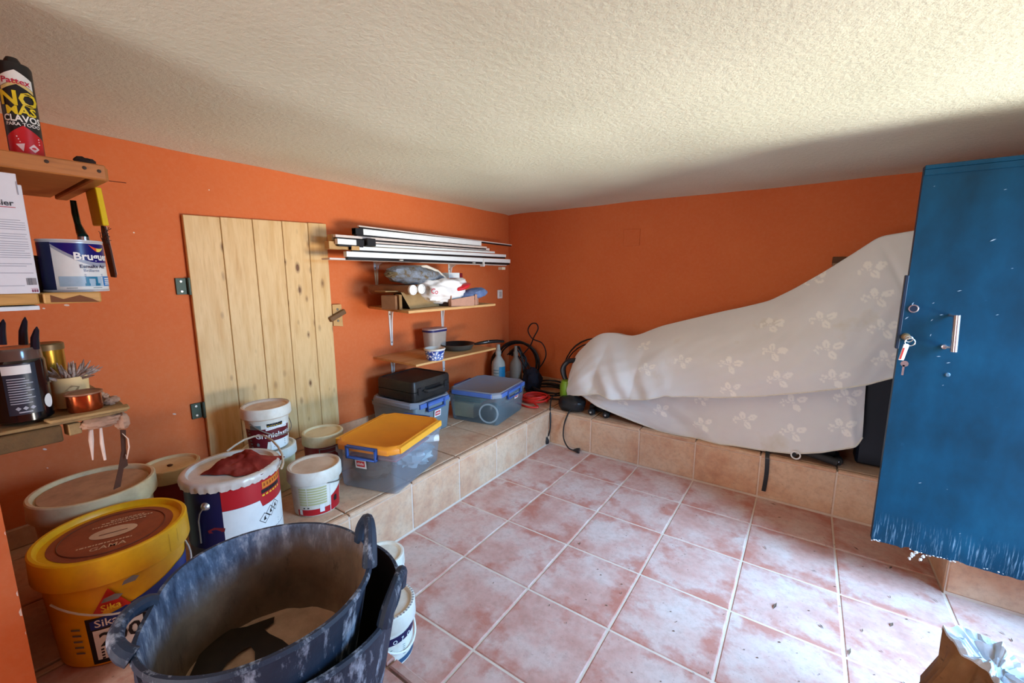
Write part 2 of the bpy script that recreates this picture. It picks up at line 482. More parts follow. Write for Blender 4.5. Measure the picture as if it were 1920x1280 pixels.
# chips of missing paint
CHIP = M('bare_plaster_chip', (232, 208, 186), .9)
g = G()
for u, v, du, dv in [(84, 842, 7, 4), (125, 572, 9, 4), (82, 578, 5, 3), (327, 776, 6, 3), (251, 436, 3, 3), (430, 512, 3, 2), (89, 877, 3, 2), (392, 356, 2, 3)]:
    a = [on_x(u + dx * du * .6, v + dy * dv * .5, XL + .0012) for dx, dy in ((-1, -.4), (-.2, -1), (.8, -.5), (1, .6), (.1, .9), (-.7, .5))]
    g.add(a, [tuple(range(6))])
obj('paint_chip', g, CHIP, bpy.data.objects['wall_left'], smooth=0)
g = G()
for v, k in [(1110, 3), (1148, 4.5), (1190, 2), (990, 2)]:
    z = on_x(40, v, XP)[2]
    g.add([(XP + .0012, YN - .001, z - .004 * k / 2), (XP + .0012, YN - .004 * k / 4, z - .0015 * k), (XP + .0012, YN - .006 * k / 5, z + .001 * k), (XP + .0012, YN - .001, z + .003 * k)], [(0, 1, 2, 3)])
obj('paint_chip', g, CHIP, bpy.data.objects['wall_near'], smooth=0)

# ------------------------------------------------------------------ blue steel door, swung into the room
def mat_blue_door():
    s = N('blue_steel_paint'); v = s.coord()
    n1 = s.noise(s.coord((2.2, 2, 1.2)), 2.4, 5, .6); n2 = s.noise(s.coord((85, 2, 4.5)), 2.0, 5, .65); n3 = s.noise(v, 26, 6, .7)
    c = s.ramp(n1, [(.3, (1, 42, 60)), (.55, (2, 56, 80)), (.8, (8, 70, 96))])
    sep = s.new('ShaderNodeSeparateXYZ'); s.link(s.tc.outputs['Object'], sep.inputs[0])
    low = s.ramp(sep.outputs['Z'], [(.03, (.55, .55, .55, 1)), (.10, (.5, .5, .5, 1)), (.15, (0, 0, 0, 1))])
    scr = s.ramp(n2, [(.54, (0, 0, 0, 1)), (.66, (1, 1, 1, 1))])
    c = s.mix(s.mix(1.0, low, scr, 'MULTIPLY'), c, lin((140, 170, 188)))
    sp = s.ramp(n3, [(.66, (0, 0, 0, 1)), (.74, (.6, .6, .6, 1))])
    c = s.mix(sp, c, lin((40, 84, 112)))
    s.bump(n3, .1, .003)
    return s.done(c, .45, .0, .18)
DX0, DX1, DY, DZ0, DZ1 = 1.708, 2.5, -.6, .222, 1.89
BLUE = mat_blue_door()
DARKBLUE = M('dark_blue_enamel', (14, 36, 56), .4)
CHROME = M('worn_chrome', (196, 200, 204), .25, .9, amt=.2)
WHITEP = M('white_plastic', (232, 230, 224), .45, amt=.12)
REDP = M('red_plastic', (196, 60, 52), .45)
door = thing('metal_door', 'dark blue steel door swung open, keys hanging in its lock', 'door', (DX0, DY, DZ0))
nx, nz = 60, 4
bot = [0.006 * mnoise.noise(Vector((i * .55, 3, 1))) + (.008 if i in (9, 10, 21, 22, 23, 37) else 0) for i in range(nx + 1)]
def door_pts(y, side):
    out = []
    for j in range(nz + 1):
        for i in range(nx + 1):
            x = DX0 + (DX1 - DX0) * i / nx
            zz = [DZ0 + bot[i], DZ0 + .10, DZ0 + .14, 1.2, DZ1][j]
            yy = y + (side * (-.0015 * math.sin(i * 1.7) * (j == 0)) if side else 0)
            if j == 1 and side: yy -= .006
            out.append((x, yy, zz))
    return out
A = door_pts(DY, 1); B = door_pts(DY + .038, 0); g = G(); w = nx + 1
fs = []
for j in range(nz):
    for i in range(nx):
        fs.append((j * w + i, j * w + i + 1, (j + 1) * w + i + 1, (j + 1) * w + i))
n = len(A)
fs += [(a + n, d + n, c + n, b + n) for a, b, c, d in fs]
for i in range(nx):
    fs.append((i, n + i, n + i + 1, i + 1)); k = nz * w
    fs.append((k + i, k + i + 1, n + k + i + 1, n + k + i))
for j in range(nz):
    fs.append((j * w, (j + 1) * w, n + (j + 1) * w, n + j * w)); fs.append((j * w + nx, n + j * w + nx, n + (j + 1) * w + nx, (j + 1) * w + nx))
g.add(A + B, fs)
obj('door_leaf', g, BLUE, door, smooth=30)
obj('top_rail', G().box(((DX0 + DX1) / 2, DY - .003, DZ1 - .012), (DX1 - DX0, .006, .024)).box(((DX0 + DX1) / 2, DY + .016, DZ1 + .008), (DX1 - DX0, .05, .016)), BLUE, door, .002)
obj('edge_strip', G().box((DX0 - .006, DY + .012, 1.30), (.012, .03, .32)), DARKBLUE, door, .002)
h = G().tube([(1.861, DY - .05, 1.30), (1.868, DY - .05, 1.15)], .011, 12)
obj('handle', h, CHROME, door)
hs = obj('handle_mount', G().tube([(1.850, DY, 1.296), (1.861, DY - .05, 1.290)], .006, 8).tube([(1.857, DY, 1.163), (1.868, DY - .05, 1.163)], .006, 8)
         .lathe([(0, 0), (.011, 0), (.009, .012), (0, .014)], (1.847, DY, 1.163), 14, rot=Matrix.Rotation(PI / 2, 3, 'X')), CHROME, door)
def ringp(c, r, ax, n=20, k=1.0):
    return [(c[0] + r * math.cos(2 * PI * i / n), c[1] + (r * math.sin(2 * PI * i / n) if ax == 'z' else 0), c[2] + (r * k * math.sin(2 * PI * i / n) if ax == 'y' else 0)) for i in range(n)]
RX = Matrix.Rotation(PI / 2, 3, 'X')
uc = obj('upper_keyhole', G().lathe([(0, .003), (.013, .003), (.016, 0)], (1.737, DY, 1.318), 20, rot=RX), DARKBLUE, door)
obj('worn_ring', G().lathe([(.013, .0035), (.017, .004), (.018, 0)], (1.737, DY, 1.318), 20, rot=RX), CHROME, uc)
obj('lower_keyhole', G().lathe([(0, .004), (.006, .004), (.009, 0)], (1.872, DY, 1.045), 18, rot=RX), M('scratched_blue', (90, 120, 140), .4, .4), door)
obj('lock_cylinder', G().lathe([(0, .02), (.010, .02), (.014, .014), (.016, 0)], (1.725, DY, 1.195), 20, rot=RX), M('brass_lock', (176, 150, 112), .35, .7), door)
key = obj('key', G().box((1.728, DY - .028, 1.195), (.004, .022, .012)).tube(ringp((1.730, DY - .042, 1.19), .012, 'y'), .0022, 6, True), CHROME, door)
kr = obj('key_ring', G().tube(ringp((1.734, DY - .046, 1.178), .016, 'y', 24), .002, 6, True), CHROME, door)
obj('key_tag', G().prism([(1.715, 1.168), (1.728, 1.170), (1.733, 1.165), (1.722, 1.098), (1.705, 1.098)], DY - .052, DY - .045, 'y'), WHITEP, kr, .001)
obj('tag_label', G().prism([(1.714, 1.152), (1.720, 1.152), (1.713, 1.102), (1.707, 1.102)], DY - .0535, DY - .052, 'y'), REDP, kr)
obj('spare_key', G().lathe([(0, 0), (.013, 0), (.013, .004), (0, .004)], (1.727, DY - .044, 1.083), 16, rot=RX).box((1.725, DY - .046, 1.055), (.007, .004, .045)), CHROME, kr)
# mortar crumbs stuck under the lower edge, scratches on the sheet
CRUMB = M('pale_mortar', (206, 200, 196), .9, bump=.4)
g = G()
for i in range(34):
    x = DX0 + random.choice([random.uniform(.0, .03), random.uniform(.13, .30), random.uniform(.1, .6)]); r = random.uniform(.0015, .005)
    g.blob((x, DY - .004 + random.uniform(-.004, .012), DZ0 + random.uniform(-.004, .012)), (2 * r, r * 1.4, 1.3 * r), .5, 2, i, 7, 5)
for i in range(9):
    g.blob((1.86 + random.uniform(-.02, .03), DY - .002, DZ0 - .02 + random.uniform(-.02, .02)), (.012, .008, .016), .6, 2, 60 + i, 7, 5)
o = obj('mortar_crumbs', g, CRUMB, door); o['kind'] = 'stuff'
g = G()
for u, v, l, a in [(1862, 450, 16, .5), (1799, 545, 12, .3), (1747, 600, 9, .9), (1745, 628, 10, 1.3), (1750, 568, 8, .6), (1765, 590, 10, .2), (1898, 503, 6, .2), (1752, 349, 5, .3), (1776, 917, 4, .1), (1800, 1000, 7, .6), (1760, 668, 12, .1), (1778, 680, 12, .3), (1768, 722, 6, .5), (1700, 596, 14, .8), (1711, 570, 16, 1.2), (1725, 905, 10, .4), (1870, 590, 8, .4), (1885, 355, 8, .2)]:
    p = on_y(u, v, DY - .0025); L = l / 820; ca, sa = math.cos(a), math.sin(a)
    g.add([(p[0] + L * (x * ca - y * sa), p[1], p[2] + L * (x * sa + y * ca)) for x, y in ((-.5, 0), (-.1, -.12), (.5, -.02), (.1, .13))], [(0, 1, 2, 3)])
obj('scratch', g, M('bare_scratched_steel', (150, 172, 186), .4, .3), door, smooth=0)

# ------------------------------------------------------------------ patterned sheet over a machine on the back ledge
def interp(tab, x):
    for (a, *va), (b, *vb) in zip(tab[:-1], tab[1:]):
        if x <= b:
            t = max(0, (x - a) / (b - a)); t = t
            return [p + (q - p) * t for p, q in zip(va, vb)]
    return list(tab[-1][1:])
def smoothtab(tab, x, w=.02):
    acc = None
    for k in (-2, -1, 0, 1, 2):
        r = interp(tab, min(max(x + k * w / 2, tab[0][0]), tab[-1][0]))
        acc = r if acc is None else [p + q for p, q in zip(acc, r)]
    return [p / 5 for p in acc]
ridge_px = [(1064, 722, .16), (1067, 690, .20), (1073, 672, .24), (1094, 650, .28), (1118, 627, .30), (1145, 622, .30), (1176, 630, .30), (1194, 629, .30), (1239, 611, .30), (1293, 598, .30), (1352, 584, .30), (1391, 576, .30), (1442, 564, .30), (1489, 541, .28), (1547, 508, .26), (1606, 471, .24), (1649, 443, .22), (1708, 433, .20)]
hem_px = [(1063, 740, .13), (1085, 741, .06), (1118, 738, .03), (1145, 747, .0), (1176, 750, -.01), (1210, 748, -.02), (1241, 744, -.03), (1245, 740, -.03), (1256, 743, -.03), (1293, 743, -.03), (1356, 746, -.03), (1430, 743, -.03), (1508, 736, -.03), (1579, 728, -.02), (1625, 721, .0), (1668, 709, .03), (1712, 696, .06)]
def arc(tab):
    P = [on_y(u, v, y) for u, v, y in tab]; d = [0]
    for a, b in zip(P[:-1], P[1:]): d.append(d[-1] + float(np.linalg.norm(b - a)))
    return [(x / d[-1], *p) for x, p in zip(d, P)]
def bytab(tab):
    P = [on_y(u, v, y) for u, v, y in tab]
    lo, hi = tab[0][0], tab[-1][0]
    return [((t[0] - lo) / (hi - lo), *p) for t, p in zip(tab, P)]
RT, HT = bytab(ridge_px), bytab(hem_px)
# carry the upper fold on behind the door
def ext(tab, dx, dz): 
    k = 1 / 1.13
    return [(t * k, *p) for t, *p in tab] + [(1.0, tab[-1][1] + dx, tab[-1][2] + .02, tab[-1][3] + dz)]
RT = ext(RT, .25, .04); HT = ext(HT, .24, .01)
def wr(x, t):
    """drape: pull lines running down from the ridge, gathered folds at the low end"""
    f = math.exp(-((x - .13) / .11) ** 2)
    a = .034 * f * (abs(math.sin(31 * x + 2.0 * t - .6)) - .5) * min(1, t * 1.8) + .012 * f * math.sin(118 * x - 5 * t) * t
    a += .010 * math.sin(9 * x - 7.0 * t + 1.0) * (1 - f) * t + .006 * math.sin(21 * x + 9 * t) * t * (1 - t)
    a += .010 * mnoise.noise(Vector((x * 7, t * 4, 1.7))) * min(1, 3 * t)
    a += .006 * mnoise.noise(Vector((x * 22 + 6 * t, t * 7, 4.7))) * min(1, 3 * t) + .008 * (.5 - abs(math.sin(5.5 * x + 4.2 * t))) * t * (1 - f)
    a += -.012 * math.exp(-((x - .80 - .16 * t) / .012) ** 2) * t * (1 - t) * 3
    return a
def upper(u, v):
    x = u
    r = Vector(smoothtab(RT, x, .016)); h = Vector(smoothtab(HT, x, .008))
    if v < .2:                                  # part that runs back over the top
        t = 1 - v / .2
        b = Vector((r.x + .03, min(.62, r.y + .34), r.z - .16 - .10 * u))
        p = r.lerp(b, t); p.z += .05 * math.sin(PI * t); p.z += .006 * mnoise.noise(Vector((u * 9, t * 3, 5)))
        return tuple(p)
    t = (v - .2) / .8
    p = Vector((r.x + (h.x - r.x) * t, r.y + (h.y - r.y) * (1 - (1 - t) ** 1.9), r.z + (h.z - r.z) * t))
    p.y -= wr(x, t) + .018 * math.sin(PI * min(1, t * 1.1)) * (1 - .5 * u)
    p.z += .004 * math.sin(90 * u) * (t > .97) * math.exp(-((u - .12) / .1) ** 2)
    return tuple(p)
lower_px = [(1088, 738, .10), (1118, 760, .075), (1149, 773, .06), (1196, 793, .05), (1239, 809, .04), (1293, 820, .035), (1364, 834, .03), (1430, 844, .03), (1489, 850, .03), (1540, 848, .03), (1586, 842, .03), (1608, 835, .03), (1619, 820, .035)]
LT = bytab(lower_px)
top_px = [(1086, 722, .13), (1150, 726, .09), (1240, 720, .06), (1400, 716, .05), (1560, 690, .05), (1628, 690, .06)]
TT = bytab(top_px)
def lower(u, v):
    r = Vector(smoothtab(TT, u, .01)); h = Vector(smoothtab(LT, u, .008))
    p = r.lerp(h, v)
    p.y += .012 * mnoise.noise(Vector((u * 6, v * 3, 8.1))) * (.3 + v) + .016 * math.exp(-((u - .16 - .25 * v) / .035) ** 2) * v - .014 * math.exp(-((u - .22 - .27 * v) / .03) ** 2) * v
    p.y += .004 * mnoise.noise(Vector((u * 24, v * 9, 2.2)))
    if u > .86:
        k = (u - .86) / .14
        p.y += -.02 * math.exp(-((k - .45 - .3 * v) / .14) ** 2) * v + .02 * k * k
    return tuple(p)
def proj_px(P):
    c = (P - CAM_C) @ CAM_R.T
    return np.stack([960 + FPX * c[:, 0] / c[:, 2], 640 + FPX * c[:, 1] / c[:, 2]], 1)
def mat_sheet():
    s = N('leaf_patterned_cotton'); v = s.coord()
    at = s.new('ShaderNodeAttribute', attribute_name='print')
    n1 = s.noise(v, 3.2, 4, .6); n2 = s.noise(v, 240, 2, .5)
    c = s.ramp(n1, [(.35, (216, 213, 210)), (.62, (222, 219, 215)), (.80, (206, 196, 174))])
    c = s.mix(s.math('MULTIPLY', at.outputs['Fac'], .85), c, lin((243, 239, 230)))
    s.bump(n2, .15, .001)
    s.p.inputs['Sheen Weight'].default_value = .15
    return s.done(c, .85, 0, .15)
SHEET = mat_sheet()
def sprig(X, Y):
    """mask of one printed sprig; X to its right, Y up, metres (arrays)"""
    m = np.zeros_like(X)
    def leaf(cx, cy, a, L, W):
        ca, sa = math.cos(a), math.sin(a); x = (X - cx) * ca + (Y - cy) * sa; y = -(X - cx) * sa + (Y - cy) * ca
        k = np.clip(1 - (2 * x / L) ** 2, 0, 1); d = (np.abs(y) < W / 2 * k ** .7) & (np.abs(2 * x / L) < 1) & (np.abs(y) > .0016 * (x < L * .2))
        return d
    for q in (leaf(-.010, .034, 1.85, .054, .036), leaf(.048, .030, .55, .060, .037), leaf(.024, -.027, -.80, .056, .037)): m[q] = 1
    st = (np.abs(Y + .25 * (X + .02) ** 2 - .002) < .0024) & (X > -.052) & (X < .02); m[st] = 1
    for bx, by in ((-.052, .014), (-.06, -.008), (-.045, -.02), (-.036, .012)): m[((X - bx) ** 2 + (Y - by) ** 2) < .0075 ** 2] = .9
    return m
def cloth(name, f, nu, nv, spots, parent):
    g = G().grid(f, nu, nv); P = np.array(g.v); px = proj_px(P)
    o = obj(name, g, SHEET, parent, smooth=180)
    base = np.array(parent.location); me = o.data
    co = np.empty(len(me.vertices) * 3); me.vertices.foreach_get('co', co); Q = co.reshape(-1, 3) + base
    qx = proj_px(Q); m = np.zeros(len(Q))
    for (u, v, a, k) in spots:
        i = np.argmin(((qx - (u, v)) ** 2).sum(1)); d = Q - Q[i]
        n = np.linalg.norm(d, axis=1) < .14
        X = d[n, 0] / k; Y = np.where(np.abs(d[n, 2]) > 1e-9, np.sign(d[n, 2]), 1) * np.sqrt(d[n, 2] ** 2 + d[n, 1] ** 2 * .8) / k
        ca, sa = math.cos(a), math.sin(a)
        m[n] = np.maximum(m[n], sprig(X * ca + Y * sa, -X * sa + Y * ca))
    at = me.attributes.new('print', 'FLOAT', 'POINT'); at.data.foreach_set('value', m.astype(np.float32))
    return o
sheet = thing('dust_sheet', 'pale leaf-patterned cotton sheet draped over a long machine on the tiled ledge', 'sheet', (.8, .1, .33))
US = [(1610, 472, .2, .9), (1528, 525, .3, .9), (1631, 506, 0, 1), (1643, 559, 0, 1), (1532, 565, .2, .9), (1540, 600, 0, 1), (1444, 609, -.1, 1), (1655, 617, 0, 1), (1356, 629, .1, 1), (1551, 656, 0, 1), (1448, 660, -.2, 1), (1366, 684, -.2, 1), (1661, 676, .1, 1), (1278, 678, -.1, .9), (1211, 693, 0, .9), (1207, 650, .3, .8), (1276, 627, .3, .8), (1461, 713, .1, 1), (1563, 711, 0, 1), (1368, 732, .1, .9), (1450, 582, .3, .7)]
LS = [(1588, 746, .1, 1), (1485, 756, 0, 1), (1577, 803, .1, 1), (1485, 811, 0, 1), (1395, 789, 0, 1), (1315, 797, .1, .9), (1239, 771, .2, .9), (1168, 752, .3, .7), (1315, 752, .1, .7)]
cloth('upper_fold', upper, 340, 120, US, sheet)
cloth('lower_fold', lower, 280, 70, LS, sheet)
HEMC = M('stitched_hem', (224, 216, 200), .85)
obj('hem', G().tube([Vector(upper(i / 200, 1.0)) for i in range(201)], .0045, 6), HEMC, sheet)
obj('hem', G().tube([Vector(lower(i / 160, 1.0)) for i in range(161)], .0045, 6), HEMC, sheet)

BLACKP = M('black_plastic', (24, 25, 28), .4, amt=.5, dirt=(52, 50, 48))
RUBBER = M('black_rubber', (20, 20, 22), .65, amt=.5, dirt=(48, 44, 40))
GREENP = M('lime_green_plastic', (120, 150, 36), .4)
NAVY = M('navy_vinyl', (10, 16, 30), .5)
mc = thing('covered_machine', 'black wheeled machine mostly hidden beneath the patterned sheet', 'machine', (.8, .25, H))
obj('base_rail', G().box((.75, .20, .335), (1.7, .05, .05)).box((.75, .46, .335), (1.7, .05, .05)), BLACKP, mc, .006)
obj('body', G().prism([(-.14, .36), (1.62, .36), (1.62, 1.30), (1.35, 1.02), (.8, .80), (.0, .76), (-.08, .70)], .30, .52, 'y'), BLACKP, mc, .01)
for x in (-.04, .09, 1.60):
    w = obj('wheel', G().lathe([(0, -.02), (.024, -.02), (.028, -.014), (.028, .014), (.024, .02), (0, .02)], (x, .09, H + .028), 20, rot=RX), RUBBER, mc)
    obj('hub_cap', G().lathe([(0, .026), (.008, .026), (.010, .02)], (x, .09, H + .028), 12, rot=RX), CHROME, w)
    obj('wheel_fork', G().box((x, .13, H + .045), (.02, .09, .02)), BLACKP, mc, .003)
ro = obj('roller', G().tube([(1.38, .055, H + .034), (1.38, .02, H + .034)], .012, 14), RUBBER, mc)
obj('roller_ring', G().tube([(1.387 + .024 * math.cos(2 * PI * i / 24), .018, H + .034 + .024 * math.sin(2 * PI * i / 24)) for i in range(24)], .0045, 6, True), WHITEP, ro)
obj('foot_tube', G().tube([(1.36, .075, H + .062), (1.60, .03, H + .036)], .024, 14), RUBBER, mc)
obj('upright_panel', G().box((1.86, .24, .66), (.34, .16, .70)), NAVY, mc, .012)

tag(obj('webbing_strap', G().grid(lambda u, v: (1.222 + .024 * u + .008 * math.sin(3 * v), -.016 + .07 * max(0, .16 - v) / .16, .338 - .28 * v + .0 * u), 3, 24).grid(lambda u, v: (1.222 + .024 * u + .008 * math.sin(3 * v), -.013 + .07 * max(0, .16 - v) / .16, .338 - .28 * v), 3, 24), BLACKP, smooth=60),
    'black webbing strap hanging down the riser from under the sheet', 'strap')

# ------------------------------------------------------------------ corner of the back ledge: cables, tools, bottles
CABLE = M('black_cable', (18, 18, 20), .5, amt=.3)
REDC = M('red_cable', (206, 40, 30), .45, amt=.3)
def spl(pts, n=8):
    """Catmull-Rom through the points"""
    P = [Vector(p) for p in pts]; P = [P[0] * 2 - P[1]] + P + [P[-1] * 2 - P[-2]]; out = []
    for i in range(1, len(P) - 2):
        for k in range(n):
            t = k / n; a, b, c, d = P[i - 1], P[i], P[i + 1], P[i + 2]
            out.append(.5 * ((2 * b) + (c - a) * t + (2 * a - 5 * b + 4 * c - d) * t * t + (3 * b - 3 * c + d - a) * t ** 3))
    return out + [P[-2]]
def coil(c, r, n, wob, tilt, seed, seg=26, ry=None, flat=.012):
    rng = random.Random(seed); pts = []
    for i in range(n * seg + 1):
        a = 2 * PI * i / seg; k = i / (n * seg)
        rr = r * (1 + wob * math.sin(a * .37 + seed) + wob * .6 * math.sin(a * 1.7 + seed * 2))
        p = Vector((rr * math.cos(a), (ry or r) / r * rr * math.sin(a), flat * (k - .5) * n + .004 * math.sin(2.3 * a + seed)))
        pts.append(tilt @ p + Vector(c))
    return pts
EUL = lambda x, y, z: Matrix.Rotation(math.radians(z), 3, 'Z') @ Matrix.Rotation(math.radians(y), 3, 'Y') @ Matrix.Rotation(math.radians(x), 3, 'X')
cc = thing('cable_coil', 'tall coil of black cable leaning upright in the corner of the ledge', 'cable', (-1.0, .42, H))
obj('coil', G().tube(coil((-1.10, .53, .545), .22, 6, .06, EUL(78, 0, 25), 3, 30), .008, 6), CABLE, cc)
obj('loose_loop', G().tube(spl([(-1.0, .42, .62), (-.86, .40, .76), (-.80, .38, .86), (-.74, .36, .95), (-.76, .36, 1.0), (-.83, .38, .99), (-.88, .4, .92), (-.84, .42, .84), (-.74, .44, .80), (-.70, .45, .70), (-.74, .46, .60), (-.84, .46, .46), (-.8, .44, .36)]), .0065, 6), CABLE, cc)
g = G(); rng = random.Random(4)
for i in range(9):
    j = lambda s: rng.uniform(-s, s)
    g.tube(spl([(-1.10 + j(.03), .40 + j(.03), .66 + j(.03)), (-1.02 + j(.02), .42 + j(.03), .72 + j(.03)), (-.95 + j(.02), .42 + j(.04), .62 + j(.03)), (-.90 + j(.03), .42 + j(.04), .50 + j(.03)), (-.86 + j(.03), .44 + j(.04), .38 + j(.02)), (-.90 + j(.04), .46 + j(.03), .325)], 5), .0065, 5)
for i in range(6):
    j = lambda s: rng.uniform(-s, s)
    g.tube(spl([(-1.22 + j(.02), .36 + j(.03), .70 + j(.03)), (-1.28 + j(.02), .36 + j(.03), .60 + j(.03)), (-1.29 + j(.015), .37 + j(.03), .45 + j(.03)), (-1.25 + j(.03), .36 + j(.03), .33)], 5), .0065, 5)
obj('hanging_strands', g, CABLE, cc)['kind'] = 'stuff'
c2 = thing('cable_heap', 'tangled black extension cable lying in the ledge corner beside the red one', 'cable', (-.6, .4, H))
obj('coil', G().tube(coil((-.62, .42, H + .055), .20, 4, .10, EUL(4, 3, 0), 5, 28, .16, .02), .0085, 6), CABLE, c2)
obj('lead', G().tube(spl([(-.46, .36, .33), (-.42, .22, .40), (-.43, .10, .38), (-.40, .02, .315), (-.375, -.018, .25), (-.37, -.03, .14), (-.385, -.035, .075)]), .006, 7), CABLE, c2)
pl = obj('plug', G().lathe([(0, 0), (.022, 0), (.025, .012), (.022, .030), (.012, .048), (.008, .062)], (-.392, -.05, .018), 18, rot=EUL(12, 8, 0)), BLACKP, c2)
obj('plug_pin', G().tube([(-.385, -.052, .02), (-.383, -.07, .012)], .0025, 6).tube([(-.402, -.052, .02), (-.404, -.07, .012)], .0025, 6), CHROME, pl)
c3 = thing('red_cable_coil', 'bright red cable coiled flat on the ledge behind the blue-lidded box', 'cable', (-.62, .14, H))
obj('coil', G().tube(coil((-.63, .13, H + .040), .125, 4, .12, EUL(5, -4, 0), 9, 26, .10, .014), .009, 6), REDC, c3)
obj('tail', G().tube(spl([(-.56, .02, H + .02), (-.50, -.02, H + .012), (-.58, -.06, H + .01), (-.72, -.02, H + .012)]), .008, 6), REDC, c3)
NAVYB = M('navy_cloth_bag', (14, 17, 32), .85)
tag(obj('cloth_bag', G().blob((-.80, .36, H + .13), (.20, .16, .25), .25, 2.5, 4), NAVYB), 'small dark navy cloth bag slumped behind the red cable coil', 'bag')

def bottle(name, label, x, y, z0, r, h, mats, group):
    t = thing(name, label, 'bottle', (x, y, z0), group)
    obj('body', G().lathe([(0, 0), (r * .95, 0), (r, .012), (r, h * .55), (r * .92, h * .62), (r * .5, h * .72), (r * .36, h * .76), (r * .36, h * .8), (0, h * .8)], (x, y, z0), 28), mats[0], t)
    obj('nozzle_cap', G().lathe([(r * .42, h * .78), (r * .42, h * .86), (r * .30, h * .88), (r * .26, h), (0, h)], (x, y, z0), 20), mats[1], t)
    return t
GREYB = M('grey_white_plastic', (176, 178, 168), .5, dirt=(120, 120, 112)); CYAN = M('cyan_label', (34, 128, 172), .45); GREY2 = M('taupe_plastic', (120, 112, 100), .55)
b1 = bottle('sealant_bottle', 'white bottle with cyan label and nozzle standing in the corner', -1.16, .28, H, .07, .47, (GREYB, GREYB), 'bottles in the ledge corner')
a = face_ang(-1.16, .28)
obj('label_panel', patch_cyl(G(), (-1.16, .28, H), lambda z: .07, a + .1, a + 1.3, .02, .25), CYAN, b1)
obj('label_lines', [patch_cyl(gg, (-1.16, .28, H), lambda z: .07, a - .75, a + .05, .06 + .03 * i, .072 + .03 * i) for gg in [G()] for i in range(6)][-1], M('grey_print', (110, 128, 128), .5), b1)
bottle('taupe_bottle', 'taupe grey nozzle bottle standing among black cables in the corner', -1.0, .36, H, .06, .46, (GREY2, GREY2), 'bottles in the ledge corner')

hs = thing('garden_hose', 'dark hose loops leaning behind the low end of the patterned sheet', 'hose', (-.3, .45, H))
obj('hose', G().tube(coil((-.22, .56, .56), .30, 3, .06, EUL(80, 0, 12), 2, 30), .0065, 6), CABLE, hs)
tl = thing('power_tool', 'black and lime green power tool peeking out beside the patterned sheet', 'tool', (-.28, .14, H))
obj('housing', G().blob((-.23, .10, H + .065), (.24, .17, .14), .12, 2, 1, p=.8), BLACKP, tl)
obj('motor_cover', G().lathe([(0, .0), (.05, .0), (.06, .02), (.06, .11), (.045, .15), (0, .16)], (-.32, .17, H + .09), 24), GREENP, tl)
obj('handle', G().tube(spl([(-.33, .2, H + .2), (-.38, .2, H + .32), (-.34, .22, H + .40), (-.26, .22, H + .42)]), .022, 10), BLACKP, tl)
obj('lead', G().tube(spl([(-.20, .03, H + .04), (-.215, -.012, H - .01), (-.235, -.03, .2), (-.225, -.05, .10), (-.17, -.07, .035), (-.11, -.06, .016)]), .006, 7), CABLE, tl)
pl = obj('plug', G().lathe([(.007, 0), (.012, .012), (.02, .03), (.022, .05), (0, .05)], (-.125, -.06, .022), 16, rot=EUL(0, 86, 8)), BLACKP, tl)
obj('plug_pin', G().tube([(-.075, -.045, .024), (-.055, -.042, .024)], .0025, 6).tube([(-.074, -.062, .024), (-.054, -.059, .024)], .0025, 6), CHROME, pl)

# ------------------------------------------------------------------ back wall fittings
WALLC = WALL
tag(obj('junction_cover', G().box((.02, YB - .004, 1.795), (.15, .008, .145)), WALLC, bevel=.002), 'square junction cover painted over in orange on the back wall', 'cover plate')
lg = thing('wall_ledge_bracket', 'small wooden peg ledge on the back wall beside the sheet', 'bracket', (1.53, YB - .05, 1.5))
obj('ledge_board', G().box((1.55, YB - .05, 1.535), (.14, .10, .014)), M('old_wood_edge', (150, 120, 90), .7), lg, .002)
obj('backing_block', G().box((1.545, YB - .012, 1.565), (.13, .024, .045)), M('brown_wood_block', (96, 58, 26), .7), lg, .002)

# ------------------------------------------------------------------ buckets
WHITE = M('white_bucket_plastic', (226, 222, 208), .42, dirt=(176, 160, 132), amt=.5, scale=9)
CREAM = M('dusty_cream_plastic', (214, 194, 150), .55, dirt=(168, 136, 98), amt=.7, scale=7)
DUSTLID = M('dusty_lid', (214, 190, 164), .7, dirt=(180, 146, 116), amt=.6, scale=10)
MAROON = M('maroon_label', (98, 20, 30), .45, amt=.2)
DARKRED = M('dark_red_label', (120, 30, 32), .5, amt=.3)
REDL = M('red_label', (178, 24, 34), .42, amt=.15)
NAVYL = M('navy_label', (14, 18, 66), .4, amt=.2)
WHITEL = M('white_label', (226, 228, 224), .45, amt=.15)
YELL = M('yellow_print', (232, 190, 40), .5, amt=.1)
ORANGEP = M('orange_print', (226, 128, 40), .5)
BLACKI = M('black_print', (20, 20, 24), .5)
WHITEI = M('white_print', (236, 236, 232), .5, amt=.05)
GREYI = M('grey_print', (110, 128, 128), .5)
SAGE = M('pale_olive_label', (188, 184, 132), .5, amt=.2)
WIRE = M('zinc_wire', (150, 146, 136), .4, .8)

